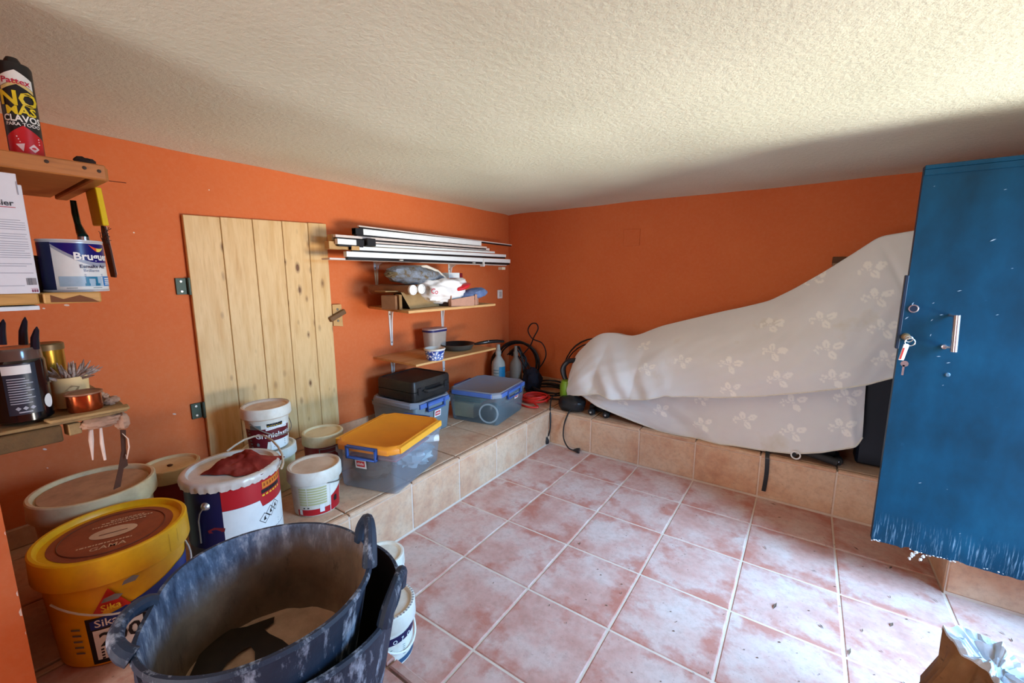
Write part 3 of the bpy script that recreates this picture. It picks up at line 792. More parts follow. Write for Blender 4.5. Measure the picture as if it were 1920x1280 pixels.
def bucket(name, label, x, y, z0, rb, rt, h, lid_r, lid_h, mats, group, rim=.006, n=56, recess=.010):
    t = thing(name, label, 'bucket', (x, y, z0), group)
    rf = lambda z: rb + (rt - rb) * min(1, max(0, z / h))
    c = (x, y, z0)
    obj('body', G().lathe([(0, .004), (rb - .012, .004), (rb - .006, 0), (rb, .006), (rf(h * .5), h * .5), (rf(h * .80), h * .80), (rt + .004, h * .81), (rt + .004, h * .835), (rf(h * .84), h * .84), (rt, h), (rt - .004, h), (rt - .006, h - .03), (0, h - .03)], c, n), mats[0], t)
    zl = h - lid_h
    L = obj('lid', G().lathe([(rt + .001, zl), (lid_r, zl), (lid_r + .002, zl + .004), (lid_r, h + .004), (lid_r - .004, h + .008), (lid_r - .012, h + .008), (lid_r - .016, h + .004), (lid_r - .020, h + .008 - recess), (0, h + .008 - recess)], c, n), mats[1], t)
    return t, c, rf, L
def bail(t, c, r, z, a, drop, name='wire_handle', rw=.0028, sag=0, mat=None, up=False):
    """wire handle hanging between two pivots at angles a and a+pi"""
    pts = []
    for i in range(25):
        k = i / 24; th = a + PI * k
        rr = r * 1.03
        zz = z - drop * math.sin(PI * k) if not up else z + drop * math.sin(PI * k)
        s = 1 if not up else abs(math.cos(PI * k))
        if up:
            pts.append((c[0] + rr * math.cos(PI * k) * math.cos(a) - sag * math.sin(a) * math.sin(PI * k), c[1] + rr * math.cos(PI * k) * math.sin(a) + sag * math.cos(a) * math.sin(PI * k), c[2] + zz))
        else:
            pts.append((c[0] + rr * math.cos(th), c[1] + rr * math.sin(th), c[2] + zz))
    return obj(name, G().tube(pts, rw, 6), mat or WIRE, t)

# white bucket with a red foot
X, Y = -.593, -2.016
t, c, rf, L = bucket('paint_bucket', 'white paint bucket with olive text panels and red foot on ledge edge', X, Y, H, .104, .116, .222, .122, .052, (WHITE, DUSTLID), 'buckets on the left ledge')
obj('lid_band', G().lathe([(.123, .168), (.1255, .172), (.1245, .222), (.120, .231), (.116, .232)], c, 56), WHITE, t)
a = face_ang(X, Y)
obj('red_foot', patch_cyl(G(), c, rf, a - .9, a + 1.35, .008, lambda u: .040 + .0 * u), REDL, t)
obj('red_panel', patch_cyl(G(), c, rf, a + .62, a + 1.3, .036, lambda u: .085 + .035 * u), REDL, t)
g = G()
for k in range(7): patch_cyl(g, c, rf, a - .75, a - .42, .062 + .0135 * k, .071 + .0135 * k); patch_cyl(g, c, rf, a - .38, a + .42, .062 + .0135 * k, .071 + .0135 * k)
obj('text_panel', g, SAGE, t)['kind'] = 'stuff'
g = G()
patch_cyl(g, c, rf, a + .10, a + .30, .020, .060, .0018); patch_cyl(g, c, rf, a - .80, a - .66, .014, .040, .0018); patch_cyl(g, c, rf, a + .575, a + .60, .01, .16, .0016)
obj('small_panel', g, WHITEL, t)['kind'] = 'stuff'
g = G(); poly_cyl(g, [(-.009, -.012), (.009, -.012), (.011, .004), (.006, .018), (-.006, .018), (-.011, .004)], c, rf, a + .86, .062, .0025)
patch_cyl(g, c, rf, a - .60, a - .52, .046, .052, .0018); patch_cyl(g, c, rf, a - .42, a - .34, .046, .052, .0018)
obj('black_mark', g, BLACKI, t)['kind'] = 'stuff'
bail(t, c, .118, .165, a + .45, .035)

# lower and upper bucket of the stack
X, Y = -.985, -2.045
t, c, rf, L = bucket('paint_bucket', 'plain yellowed white bucket standing under the maroon-labelled bucket', X, Y, H, .112, .124, .235, .130, .045, (M('yellowed_plastic', (214, 206, 160), .45, amt=.4), WHITE), 'buckets on the left ledge')
Z2 = H + .239
t, c, rf, L = bucket('paint_bucket', 'white bucket with maroon Granielastic label on top of another bucket', X, Y, Z2, .094, .108, .226, .117, .048, (WHITE, DUSTLID), 'buckets on the left ledge')
obj('lid_band', G().lathe([(.1175, .180), (.1205, .184), (.1195, .226), (.115, .235), (.112, .236)], c, 56), WHITE, t)
a = face_ang(X, Y)
obj('maroon_band', patch_cyl(G(), c, rf, a - 1.3, a + 1.2, lambda u: .012 if u < .5 else .055, lambda u: .128, n=30), MAROON, t)
obj('label_panel', patch_cyl(G(), c, rf, a + .08, a + 1.1, .008, .058, .0016), WHITEL, t)
obj('top_panel', G().grid(lambda u, v: tuple(Vector(c) + Vector(((rf(.118) + .0016) * math.cos(a - .1 + 1.1 * u), (rf(.118) + .0016) * math.sin(a - .1 + 1.1 * u), .124 + .03 * v + .012 * abs(u - .5) * (v - 1)))), 12, 2), WHITEL, t)
obj('lettering', text_cyl(G(), 'Granielastic', .038, c, rf, a + .30, .078, .016, .0026), WHITEI, t)
g = G()
for k in range(6): poly_cyl(g, [(-.0055, -.009), (.0055, -.009), (.0055, .009), (-.0055, .009)], c, rf, a + .02 + .125 * k, .146, .0026)
for k in range(3): poly_cyl(g, [(-.03, -.002), (.03, -.002), (.03, .002), (-.03, .002)], c, rf, a + .55, .046 - .011 * k, .0026)
obj('black_mark', g, BLACKI, t)['kind'] = 'stuff'
g = G()
for k in range(6): poly_cyl(g, [(-.003, -.002), (.004, -.002), (.004, .001), (-.003, .001)], c, rf, a + .02 + .125 * k, .143, .0034)
obj('yellow_mark', g, YELL, t)['kind'] = 'stuff'
g = G()
for k in range(6): poly_cyl(g, [(-.006, -.004), (.006, -.004), (.006, .004), (-.006, .004)], c, rf, a - .88 - .02 * k, .03 + .018 * k, .0026)
patch_cyl(g, c, rf, a - .85, a - .30, .128, .150, .0016)
poly_cyl(g, [(-.006, -.008), (.006, -.008), (.007, .004), (0, .012), (-.007, .004)], c, rf, a - .52, .044, .0026)
obj('grey_mark', g, GREYI, t)['kind'] = 'stuff'
bail(t, c, .11, .165, a - .75, .085)

# cream-lidded bucket beside the orange-lidded box
X, Y = -.926, -1.77
t, c, rf, L = bucket('paint_bucket', 'dust-covered cream-lidded bucket with dark red label behind the orange-lidded box', X, Y, H, .098, .106, .245, .113, .055, (WHITE, CREAM), 'buckets on the left ledge')
a = face_ang(X, Y)
obj('dark_label', patch_cyl(G(), c, rf, a - 1.4, a + 1.5, .02, .185, n=30), DARKRED, t)
g = G(); patch_cyl(g, c, rf, a - .25, a + .7, .15, .178, .0018); obj('label_frame', g, GREYI, t)
g = G(); patch_cyl(g, c, rf, a - .20, a + .65, .154, .174, .0026); obj('label_panel', g, MAROON, t)

# bucket against the left wall
X, Y = -1.02, -2.47
t, c, rf, L = bucket('paint_bucket', 'cream-lidded bucket with dark red side between the big cream tub and the steel pail', X, Y, H, .094, .103, .285, .112, .055, (DARKRED, CREAM), 'buckets on the left ledge')
g = G().blob((X + .01, Y - .005, H + .286), (.03, .02, .006), .5, 2, 3, 12, 6); obj('paint_spot', g, M('dark_brown_stain', (70, 40, 20), .7), t)

# big cream tub
X, Y = -.80, -2.76
t, c, rf, L = bucket('large_bucket', 'large cream lidded tub covered in dust behind the yellow bucket', X, Y, H, .150, .166, .372, .178, .06, (CREAM, CREAM), 'large buckets under the shelves', recess=.018)
obj('lid_panel', G().lathe([(.152, .3655), (.150, .3675), (0, .3675)], c, 48), M('brown_dust_film', (186, 146, 108), .8, amt=.6), t)

# yellow bucket
SIKAY = M('yellow_bucket_plastic', (232, 172, 16), .42, dirt=(170, 110, 20), amt=.5, scale=6)
X, Y = -.41, -2.79
t, c, rf, L = bucket('large_bucket', 'yellow SikaFill bucket with brown printed lid beside the black rubber tubs', X, Y, H, .158, .176, .350, .188, .075, (SIKAY, SIKAY), 'large buckets under the shelves', recess=.016)
a = face_ang(X, Y) - .20
zt = .350 + .008 - .016
PRN = M('brown_lid_print', (150, 74, 44), .5, dirt=(104, 52, 36), amt=.7, scale=14)
obj('lid_print', G().lathe([(.150, zt + .001), (0, zt + .0012)], c, 56), PRN, t)
e = Vector((math.cos(a + PI / 2), math.sin(a + PI / 2), 0)); fx = Vector((-math.cos(a), -math.sin(a), 0))
o = Vector((X, Y, H + zt + .0022))
g = G().add([o + e * .058 * math.cos(2 * PI * i / 30) + fx * .036 * math.sin(2 * PI * i / 30) for i in range(30)], [tuple(range(30))])
text_plane(g, 'GAMA', .030, o + fx * -.098, e, fx, .01)
rg = random.Random(8)
for y0, x0, x1 in ((-.066, -.075, .05), (.052, -.06, .07), (.068, -.04, .085), (.080, -.02, .06)):
    x = x0
    while x < x1:
        w = rg.uniform(.003, .010); rect_plane(g, x, y0, x + w, y0 + .007, o, e, fx); x += w + .0025
obj('lid_lettering', g, M('cream_print', (214, 176, 140), .55), t)['kind'] = 'stuff'
g = G().tube([o + e * .128 * math.cos(2 * PI * i / 60) + fx * .128 * math.sin(2 * PI * i / 60) for i in range(60)], .0016, 4, True)
g.add([o + Vector((0, 0, .0006)) + e * (x * .034) + fx * (y * .005 - .004) for x, y in ((-1, -1), (1, -.4), (1, .4), (-1, 0))], [(0, 1, 2, 3)])
obj('lid_ornament', g, M('dark_rust_print', (108, 50, 32), .55), t)['kind'] = 'stuff'
tri = [(-.044, 0), (.044, 0), (0, .078)]
obj('triangle_emblem', poly_cyl(G(), tri, c, rf, a + .02, .178, .0045), M('emblem_red', (198, 40, 20), .45), t)
obj('emblem_lettering', text_cyl(G(), 'Sika', .028, c, rf, a + .02, .187, .008, .0062), YELL, t)
obj('blue_band', patch_cyl(G(), c, rf, a - .30, a + 1.9, lambda u: .130 + .028 * u, lambda u: .158 + .060 * min(1, u * 1.6), .002, 30), M('royal_blue_label', (16, 48, 130), .42, amt=.2), t)
obj('label_frame', patch_cyl(G(), c, rf, a - .36, a + .75, .012, .168, .0015, 24), M('black_label', (22, 22, 26), .45, amt=.3), t)
for a0, a1, z1 in ((-.28, .40, .126), (.46, 1.6, .160)): obj('label_panel', patch_cyl(G(), c, rf, a + a0, a + a1, .026, z1, .0026), WHITEL, t)
g = text_cyl(G(), 'SikaFill®', .034, c, rf, a + .12, .138, .010, .0042)
obj('lettering', g, WHITEI, t)
g = text_cyl(G(), '200', .062, c, rf, a + .08, .072, .022, .0042)
obj('small_lettering', text_cyl(G(), 'Fibras', .036, c, rf, a + .85, .110, .006, .0042), BLACKI, t)
obj('bold_lettering', g, BLACKI, t)
g = G()
for k in range(4): poly_cyl(g, [(-.04, -.003), (.045, -.003), (.045, .003), (-.04, .003)], c, rf, a + .04, .060 - .010 * k, .0042)
obj('text_line', g, BLACKI, t)['kind'] = 'stuff'
g = G()
for k in range(5): poly_cyl(g, [(-.012, -.003), (.012, -.003), (.012, .003), (-.012, .003)], c, rf, a - .52, .138 - .020 * k, .003)
for k, s in enumerate((.02, .024)): poly_cyl(g, [(-s, -.006), (s * .5, -.008), (s, .003), (s * .3, .012), (-s * .7, .006)], c, lambda z: rf(z) + .012, a + (.30, .06)[k], (.262, .226)[k], .003)
obj('grey_smudge', g, M('cement_smudge', (112, 104, 100), .8), t)['kind'] = 'stuff'
obj('lid_tab', patch_cyl(patch_cyl(G(), c, lambda z: .190, a + .88, a + .885, .285, .345, .001), c, lambda z: .190, a + 1.05, a + 1.055, .30, .345, .001), M('mould_line', (150, 110, 10), .6), t)['kind'] = 'stuff'
bail(t, c, .178, .235, a - .75, .085, rw=.003, mat=M('white_wire', (206, 198, 186), .5))

# steel pail with the rag
STEELW = M('white_enamelled_lid', (212, 206, 196), .35, .1, amt=.4)
X, Y = -.563, -2.385; R0 = .168; HP = .368
t = thing('steel_pail', 'big navy red and white steel paint pail with crimped lid under a rag', 'bucket', (X, Y, H)); c = (X, Y, H)
rf = lambda z: R0
obj('body', G().lathe([(0, .004), (R0 - .006, .004), (R0 - .002, 0), (R0, .008), (R0 - .001, .1), (R0 + .0015, .104), (R0, .108), (R0, .34), (R0 + .004, .344), (R0, .348), (R0, HP), (R0 - .006, HP - .03), (0, HP - .03)], c, 64), NAVYL, t)
n = 120
g = G(); vs = []; fs = []
P = [(R0 - .004, HP - .030), (R0 + .010, HP - .030), (R0 + .013, HP - .010), (R0 + .011, HP), (R0 + .004, HP + .006), (R0 - .012, HP + .006), (R0 - .020, HP - .006), (0, HP - .006)]
for k, (r, z) in enumerate(P):
    for i in range(n):
        rr = r; zz = z
        if k in (1, 2): rr += (.0015 if i % 4 < 2 else -.0015); zz += (.0 if i % 4 else .007) * (k == 1)
        vs.append((X + rr * math.cos(2 * PI * i / n), Y + rr * math.sin(2 * PI * i / n), H + zz))
for k in range(len(P) - 1):
    for i in range(n):
        j = (i + 1) % n; fs.append((k * n + i, k * n + j, (k + 1) * n + j, (k + 1) * n + i))
obj('crimped_lid', g.add(vs, fs), STEELW, t, smooth=50)
a = face_ang(X, Y)
obj('red_panel', patch_cyl(G(), c, rf, a - .28, a + 1.8, lambda u: .255 if u < .40 else .225, .338, n=40), REDL, t)
obj('white_panel', patch_cyl(G(), c, rf, a - .28, a + 1.8, .02, lambda u: .254 if u < .40 else .224, n=40), WHITEL, t)
op = obj('orange_panel', patch_cyl(G(), c, rf, a + .58, a + 1.25, .298, .326, .0018), ORANGEP, t)
g = G()
for k in range(7): poly_cyl(g, [(-.004, -.007), (.005, -.005), (.003, .006), (-.003, .008)], c, rf, a + .64 + .09 * k, .312, .0026)
obj('dark_mark', g, M('brown_print', (150, 70, 20), .5), op)['kind'] = 'stuff'
g = G()
for k in range(6): poly_cyl(g, [(-.0085, -.009), (.0085, -.009), (.0085, .007), (-.0085, .007)], c, rf, a + .60 + .105 * k, .287)
obj('black_mark', g, BLACKI, t)['kind'] = 'stuff'
g = G()
for k in range(6): poly_cyl(g, [(-.006, -.004), (.006, -.004), (.004, .004), (-.006, .002)], c, rf, a + .60 + .105 * k, .270)
obj('yellow_mark', g, YELL, t)['kind'] = 'stuff'
g = G()
for k, (aa, zz) in enumerate([(a + .58, .170), (a + .76, .188), (a + .92, .20)]):
    d = .024
    for q in range(4):
        p0 = (d * math.cos(q * PI / 2), d * math.sin(q * PI / 2)); p1 = (d * math.cos((q + 1) * PI / 2), d * math.sin((q + 1) * PI / 2))
        poly_cyl(g, [p0, p1, (p1[0] * .86, p1[1] * .86), (p0[0] * .86, p0[1] * .86)], c, rf, aa, zz)
    poly_cyl(g, [(-.006, -.008), (.007, -.008), (.003, .004), (.007, .01), (-.002, .006)], c, rf, aa, zz)
obj('hazard_symbol', g, BLACKI, t)['kind'] = 'stuff'
g = G()
for k in range(8): poly_cyl(g, [(-.045, -.0016), (.05, -.0016), (.05, .0016), (-.045, .0016)], c, rf, a + .72, .130 - .011 * k)
obj('text_line', g, GREYI, t)['kind'] = 'stuff'
poly = [(-.03, 0), (.025, .002), (.028, .016), (-.008, .024), (-.034, .012)]
obj('red_smear', poly_cyl(G(), poly, c, rf, a - .42, .17), M('red_smear', (120, 26, 36), .6), t)
a_e = a - .62
p = Vector((X + R0 * math.cos(a_e), Y + R0 * math.sin(a_e), H + .282)); d = Vector((math.cos(a_e), math.sin(a_e), 0))
rot = d.to_track_quat('Z', 'Y').to_matrix()
ear = obj('handle_ear', G().lathe([(0, .014), (.008, .013), (.012, .009), (.016, .004), (.018, 0)], p, 20, rot=rot), CHROME, t)
obj('wire_lower', G().tube([p + d * .012, p + d * .014 + Vector((-.01, -.008, -.02)), p + d * .012 + Vector((-.022, -.012, -.055)), p + d * .01 + Vector((-.028, -.012, -.15))], .003, 6), WIRE, ear)
pts = [on_z(u, v, H + HP + dz) for u, v, dz in ((425, 846, 0), (440, 835, .008), (458, 824, .018), (476, 818, .026), (494, 816, .03), (510, 825, .026), (522, 838, .018), (529, 852, .008), (531, 868, -.006), (528, 878, -.014))]
pts = [tuple(p) for p in pts]
for i in range(0):
    k = PI * i / 24
    pts.append((X + .172 * math.cos(k) * math.cos(.75) - .075 * math.sin(k) * math.sin(.75) * 1.0, Y + .172 * math.cos(k) * math.sin(.75) + .075 * math.sin(k) * math.cos(.75) + .03, H + HP - .02 + .055 * math.sin(k)))
obj('bail_handle', G().tube(pts, .0045, 8), M('pale_handle_grip', (196, 180, 156), .6), t)
RAG = N('red_brown_rag'); v = RAG.coord(); cN = RAG.ramp(RAG.noise(v, 9, 5), [(.3, (96, 24, 18)), (.55, (134, 48, 38)), (.75, (170, 86, 72))]); RAG.bump(RAG.noise(v, 160, 3), .3, .002); RAG = RAG.done(cN, .9, 0, .1)
def rag(u, v):
    x = (u - .5) * 2; y = (v - .5) * 2
    ax = x * .125 * (1 + .12 * mnoise.noise(Vector((x * 2, y * 2, 1)))); ay = y * .088 * (1 + .22 * mnoise.noise(Vector((x * 2, y * 2, 7)))) 
    h = .050 * math.exp(-(x * x * 1.1 + y * y * 1.4)) + .016 * abs(mnoise.noise(Vector((x * 3.1 + y, y * 3.4, 2)))) + .020 * max(0, math.sin(5.2 * x + 3.4 * y)) * (1 - abs(x)) * (1 - abs(y) * .6)
    h = max(.002, h * (1 - max(abs(x), abs(y)) ** 6))
    ca, sa = math.cos(.62), math.sin(.62)
    return (X + .03 + ax * ca - ay * sa, Y + .035 + ax * sa + ay * ca, H + HP - .004 + h)
o = obj('rag', G().grid(rag, 60, 44), RAG, smooth=180)
tag(o, 'crumpled red-brown cleaning rag lying on the lid of the steel pail', 'rag')

# two small buckets on the floor
X, Y = .128, -2.165
t, c, rf, L = bucket('paint_bucket', 'white floor bucket with navy label nearest the ledge, red paper on lid', X, Y, 0, .094, .100, .212, .108, .058, (WHITE, WHITE), 'white buckets on the floor')
a = face_ang(X, Y)
g = G()
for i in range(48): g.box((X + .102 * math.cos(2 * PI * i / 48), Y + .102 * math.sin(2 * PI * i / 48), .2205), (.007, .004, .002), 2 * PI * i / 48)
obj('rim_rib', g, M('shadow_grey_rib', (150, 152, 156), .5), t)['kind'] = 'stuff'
obj('navy_band', patch_cyl(G(), c, rf, a - 1.2, a + 1.4, lambda u: .098 + .012 * u, lambda u: .128 + .012 * u, n=26), NAVYL, t)
obj('foot_band', patch_cyl(G(), c, rf, a - 1.2, a + 1.5, .012, .032, n=26), M('steel_blue_label', (40, 80, 110), .45), t)
obj('label_panel', patch_cyl(G(), c, rf, a - 1.2, a - .15, .034, .098, n=14), M('dark_gold_label', (80, 66, 30), .5), t)
g = G()
for k in range(3): text_cyl(g, 'O7'[k % 2], .022, c, rf, a + .25 + .3 * k, .108, .01, .0024)
obj('lettering', g, WHITEI, t)
g = G()
for k in range(6): poly_cyl(g, [(-.03, -.0012), (.03, -.0012), (.03, .0012), (-.03, .0012)], c, rf, a + .35, .085 - .008 * k, .0024)
obj('text_line', g, GREYI, t)['kind'] = 'stuff'
bail(t, c, .102, .15, a - .75, .09, mat=WHITEP, rw=.004)
tag(obj('red_paper', G().grid(lambda u, v: (.045 + .07 * u + .012 * v, -2.20 + .055 * v - .02 * u, .2165 + .012 * math.sin(PI * u) * (v > .3) + .003), 8, 6), M('red_paper', (140, 30, 24), .7), smooth=180), 'folded dark red paper lying on the lid of the floor bucket', 'paper')
X, Y = -.155, -1.965
t, c, rf, L = bucket('paint_bucket', 'white floor bucket with red print farther from the ledge corner', X, Y, 0, .086, .092, .178, .099, .05, (WHITE, WHITE), 'white buckets on the floor')
a = face_ang(X, Y)
obj('red_mark', poly_cyl(poly_cyl(G(), [(-.03, -.004), (.01, -.002), (.03, .012), (.0, .006)], c, lambda z: .0995, a + .35, .135, .002), c=c, rf=rf, pts=[(-.03, -.004), (.03, 0), (.03, .006), (-.03, .004)], ang=a + .5, z=.10), REDL, t)
g = G()
for k in range(4): poly_cyl(g, [(-.02, -.006), (.02, -.006), (.02, .002), (-.02, .006)], c, rf, a - .3 + .35 * k, .09, .002)
obj('grey_mark', g, GREYI, t)['kind'] = 'stuff'
bail(t, c, .094, .12, a - .9, .06, mat=WHITEP, rw=.0035)

# ------------------------------------------------------------------ black rubber tubs
def mat_tub(name, inner):
    s = N(name); v = s.coord()
    n1 = s.noise(v, 5, 5, .65); n2 = s.noise(s.coord((1.0, 1.0, .35)), 26, 6, .7); n3 = s.noise(v, 3.1, 3, .5)
    sep = s.new('ShaderNodeSeparateXYZ'); s.link(s.tc.outputs['Object'], sep.inputs[0])
    if inner:
        c = s.ramp(n1, [(.3, (74, 60, 46)), (.5, (104, 84, 64)), (.7, (134, 110, 84))])
        c = s.mix(s.ramp(n2, [(.60, (0, 0, 0, 1)), (.72, (.7, .7, .7, 1))]), c, lin((30, 25, 20)))
        hz = s.math('ADD', sep.outputs['Z'], s.math('ADD', s.math('MULTIPLY', s.math('SUBTRACT', n3, .5), .24), s.math('MULTIPLY', s.math('ADD', sep.outputs['X'], s.math('MULTIPLY', sep.outputs['Y'], .6)), -.22)))
        band = s.ramp(hz, [(.27, (0, 0, 0, 1)), (.36, (1, 1, 1, 1))])
        bl = s.ramp(n2, [(.36, (44, 60, 82)), (.52, (92, 110, 134)), (.68, (186, 196, 208))])
        c = s.mix(band, c, bl)
    else:
        c = s.ramp(n1, [(.35, (24, 38, 56)), (.7, (44, 60, 80))])
        c = s.mix(s.ramp(n2, [(.53, (0, 0, 0, 1)), (.66, (.8, .8, .8, 1))]), c, lin((160, 174, 190)))
    s.bump(s.math('ADD', n1, n2), .35, .006)
    return s.done(c, .62, 0, .4)
TUBO = mat_tub('cement_streaked_rubber', False); TUBI = mat_tub('cement_lined_rubber', True)
TUBD = M('dark_tub_inside', (26, 24, 24), .6, dirt=(60, 52, 48), amt=.4, scale=6)
def tub(name, label, cx, cy, z0, zr, rb, rt, wall, hs, inmat, group, seed, oval=.02, fl=.02, dent=0.0):
    t = thing(name, label, 'tub', (cx, cy, z0), group)
    def rad(a, k): return (rb + (rt - rb) * k) * (1 - dent * k * math.exp(-(((a % (2 * PI)) - 4.15) / .62) ** 2) + oval * k * math.cos(2 * (a - 1.0)) + .008 * k * mnoise.noise(Vector((math.cos(a) * 2, math.sin(a) * 2, seed))))
    n = 72; hh = zr - z0
    def shell(ks, off):
        rings = []
        for k, z in ks: rings.append([(cx + (rad(2 * PI * i / n, k) + off) * math.cos(2 * PI * i / n), cy + (rad(2 * PI * i / n, k) + off) * math.sin(2 * PI * i / n), z) for i in range(n)])
        return rings
    ks = [(0, z0 + .0), (.03, z0 + .006)] + [(k / 12, z0 + hh * k / 12) for k in range(1, 13)]
    R_out = shell(ks, 0)
    rim = shell([(1, zr)], .008) + shell([(1, zr + .008)], .004) + shell([(1, zr + .008)], -.004)
    obj('outer_wall', G().loft(R_out + rim, True, False), TUBO, t, smooth=60)
    ki = [(k / 12, z0 + hh * k / 12) for k in range(12, 0, -1)]
    ri = shell([(1, zr + .008)], -.004) + shell(ki, -wall) + shell([(.03, z0 + .02)], -wall - .004)
    obj('inner_wall', G().loft(ri, False, False), inmat, t, smooth=60)
    rfl = rb + (rt - rb) * fl / hh - wall * .8
    obj('inner_floor', G().grid(lambda u, v: (cx + (rfl * min(1, v * 1.0)) * math.cos(2 * PI * u), cy + rfl * v * math.sin(2 * PI * u), z0 + fl + (.006 * mnoise.noise(Vector((v * 4 * math.cos(2 * PI * u), v * 4 * math.sin(2 * PI * u), seed))) if fl > .03 else 0)), 72, 14), inmat if inmat is TUBD else M('dried_cement_floor', (188, 156, 128), .85, dirt=(140, 112, 88), amt=.8, scale=8, bump=.3), t)
    for a, sp, hgt, lean in hs:
        pts = []
        for i in range(21):
            k = i / 20; aa = a - sp + 2 * sp * k; s = math.sin(PI * k)
            r = rad(aa, 1) + .002 + lean * s ** .6
            pts.append((cx + r * math.cos(aa), cy + r * math.sin(aa), zr + .002 + hgt * s ** .55))
        obj('handle', G().tube(pts, [.013 + .005 * abs(1 - 2 * i / 20) ** 2 for i in range(21)], 10), TUBO, t)
    return t
t2 = tub('rubber_tub', 'black rubber tub on the near ledge, holding the cement-crusted tub', .365, -2.635, H + .002, .655, .205, .268, .008, [(.62, .24, .075, .012)], TUBD, 'nested rubber tubs', 3)
t1 = tub('rubber_tub', 'cement-crusted black rubber tub nested in another, dry mortar inside', .372, -2.692, .40, .75, .180, .240, .008, [(1.12, .25, .085, .006), (4.38, .36, .022, .030)], TUBI, 'nested rubber tubs', 9, fl=.125, dent=.19)
PUD = M('dark_wet_residue', (32, 23, 14), .45, dirt=(60, 44, 28), amt=.5, scale=14)
pz = .40 + .125
pu = [(345, 1290), (375, 1225), (400, 1200), (430, 1180), (462, 1175), (492, 1164), (515, 1156), (513, 1168), (496, 1180), (505, 1188), (530, 1200), (556, 1222), (540, 1228), (515, 1244), (492, 1262), (470, 1275), (478, 1245), (478, 1222), (470, 1212), (450, 1222), (425, 1245), (405, 1275), (395, 1300), (360, 1330)]
nrm = [on_z(u, v, pz + .006) for u, v in pu]
g = G().add([(p[0], p[1], pz + .007) for p in nrm], [tuple(range(len(nrm)))])
obj('wet_residue', g, PUD, t1, smooth=0)

# ------------------------------------------------------------------ translucent storage boxes
def mat_clear(name, rgb, clear=.45, rough=.18):
    s = N(name); v = s.coord()
    n1 = s.noise(v, 7, 4, .6)
    c = s.mix(s.ramp(n1, [(.4, (0, 0, 0, 1)), (.75, (.5, .5, .5, 1))]), lin(rgb), lin(tuple(int(x * .8) for x in rgb)))
    s.done(c, rough, 0, .5)
    tr = s.new('ShaderNodeBsdfTransparent'); tr.inputs[0].default_value = lin((225, 230, 232))
    mx = s.new('ShaderNodeMixShader'); mx.inputs[0].default_value = 1 - clear
    s.link(tr.outputs[0], mx.inputs[1]); s.link(s.p.outputs[0], mx.inputs[2])
    s.link(mx.outputs[0], s.n['Material Output'].inputs['Surface'])
    return s.m
BLUEC = M('blue_clip_plastic', (58, 92, 158), .4, amt=.3)
STICK = M('sticker_red', (196, 40, 44), .5, amt=.1)
def storage_box(name, label, c, w, l, h, rz, z0, shellmat, lidmat, group, lip=None, clip=(0, -1), sticker=(.0, .0), lidh=.035, taper=.9, chamf=.05, lid_edge=None):
    """w along local x, l along local y; clip = local direction of the end that carries the clip seen in the photo"""
    t = thing(name, label, 'box', (c[0], c[1], z0), group)
    zb = z0 + h - lidh
    P = rrect(w, l, .03)
    rings = [ring(c, P, z0 + .002, rz, taper * .97), ring(c, P, z0 + .010, rz, taper), ring(c, P, zb - .03, rz, .975), ring(c, P, zb - .03, rz, 1.0), ring(c, P, zb, rz, 1.0)]
    obj('body', G().loft(rings, True, False), shellmat, t, smooth=40)
    def cpoly(k, cw):
        a, b = w / 2 * k, l / 2 * k
        return [(a, b - cw), (a - cw, b), (-a + cw, b), (-a, b - cw), (-a, -b + cw), (-a + cw, -b), (a - cw, -b), (a, -b + cw)]
    L0 = cpoly(1.03, chamf); L1 = cpoly(.97, chamf)
    lid = obj('lid', G().loft([ring(c, L0, zb - .006, rz), ring(c, L0, zb + lidh * .6, rz), ring(c, L1, zb + lidh, rz), ring(c, cpoly(.93, chamf), zb + lidh, rz), ring(c, cpoly(.92, chamf), zb + lidh - .004, rz)]), lidmat, t, .002, smooth=30)
    if lid_edge is not None:
        for sx in (-1, 1):
            q = Matrix.Rotation(rz, 3, 'Z') @ Vector((sx * w * .5, 0, 0))
            obj('lid_edge', G().box((c[0] + q.x, c[1] + q.y, zb + lidh * .42), (.030, l * .99 - chamf * 1.4, lidh * .98), rz), lid_edge, lid, .003)
    R2 = Matrix.Rotation(rz, 3, 'Z')
    for sgn in (1, -1):
        d = Vector((clip[0] * sgn, clip[1] * sgn, 0)); ex = Vector((-d.y, d.x, 0)); half = (l / 2 if clip[1] else w / 2) * 1.035
        def pt(a, b, z): q = R2 @ (d * (half + b) + ex * a); return Vector((c[0] + q.x, c[1] + q.y, zb + z))
        g = G(); W = (w if clip[1] else l) * .24
        for a0, a1, z0_, z1_ in ((-W, W, .016, .028), (-W, W, -.040, -.030), (-W, -W + .012, -.04, .028), (W - .012, W, -.04, .028)):
            vs = [pt(a, b, z) for a in (a0, a1) for b in (.0, .016) for z in (z0_, z1_)]
            g.add(vs, [(0, 1, 3, 2), (4, 6, 7, 5), (0, 4, 5, 1), (2, 3, 7, 6), (0, 2, 6, 4), (1, 5, 7, 3)])
        obj('clip_handle', g, BLUEC, t, .002)
        if sgn == 1:
            a, z = sticker; k = 1 - (1 - taper) * .38
            o = pt(a, -half * .030 - half * (1 - .975) + .006, z)
            exw = R2 @ ex; n = R2 @ d; up = (Vector((0, 0, 1)) + n * .10).normalized()
            st = obj('sticker', rect_plane(G(), -.035, -.026, .035, .026, o, exw, up), WHITEL, t, smooth=0)
            obj('red_print', rect_plane(G(), -.026, -.016, .026, .017, o + n * .0012, exw, up), STICK, st, smooth=0)
            g = G()
            for k in range(5): rect_plane(g, -.020 + .0085 * k, -.006, -.015 + .0085 * k, .006 + .003 * (k % 2), o + n * .0024, exw, up)
            obj('print_mark', g, WHITEI, st, smooth=0)
    return t
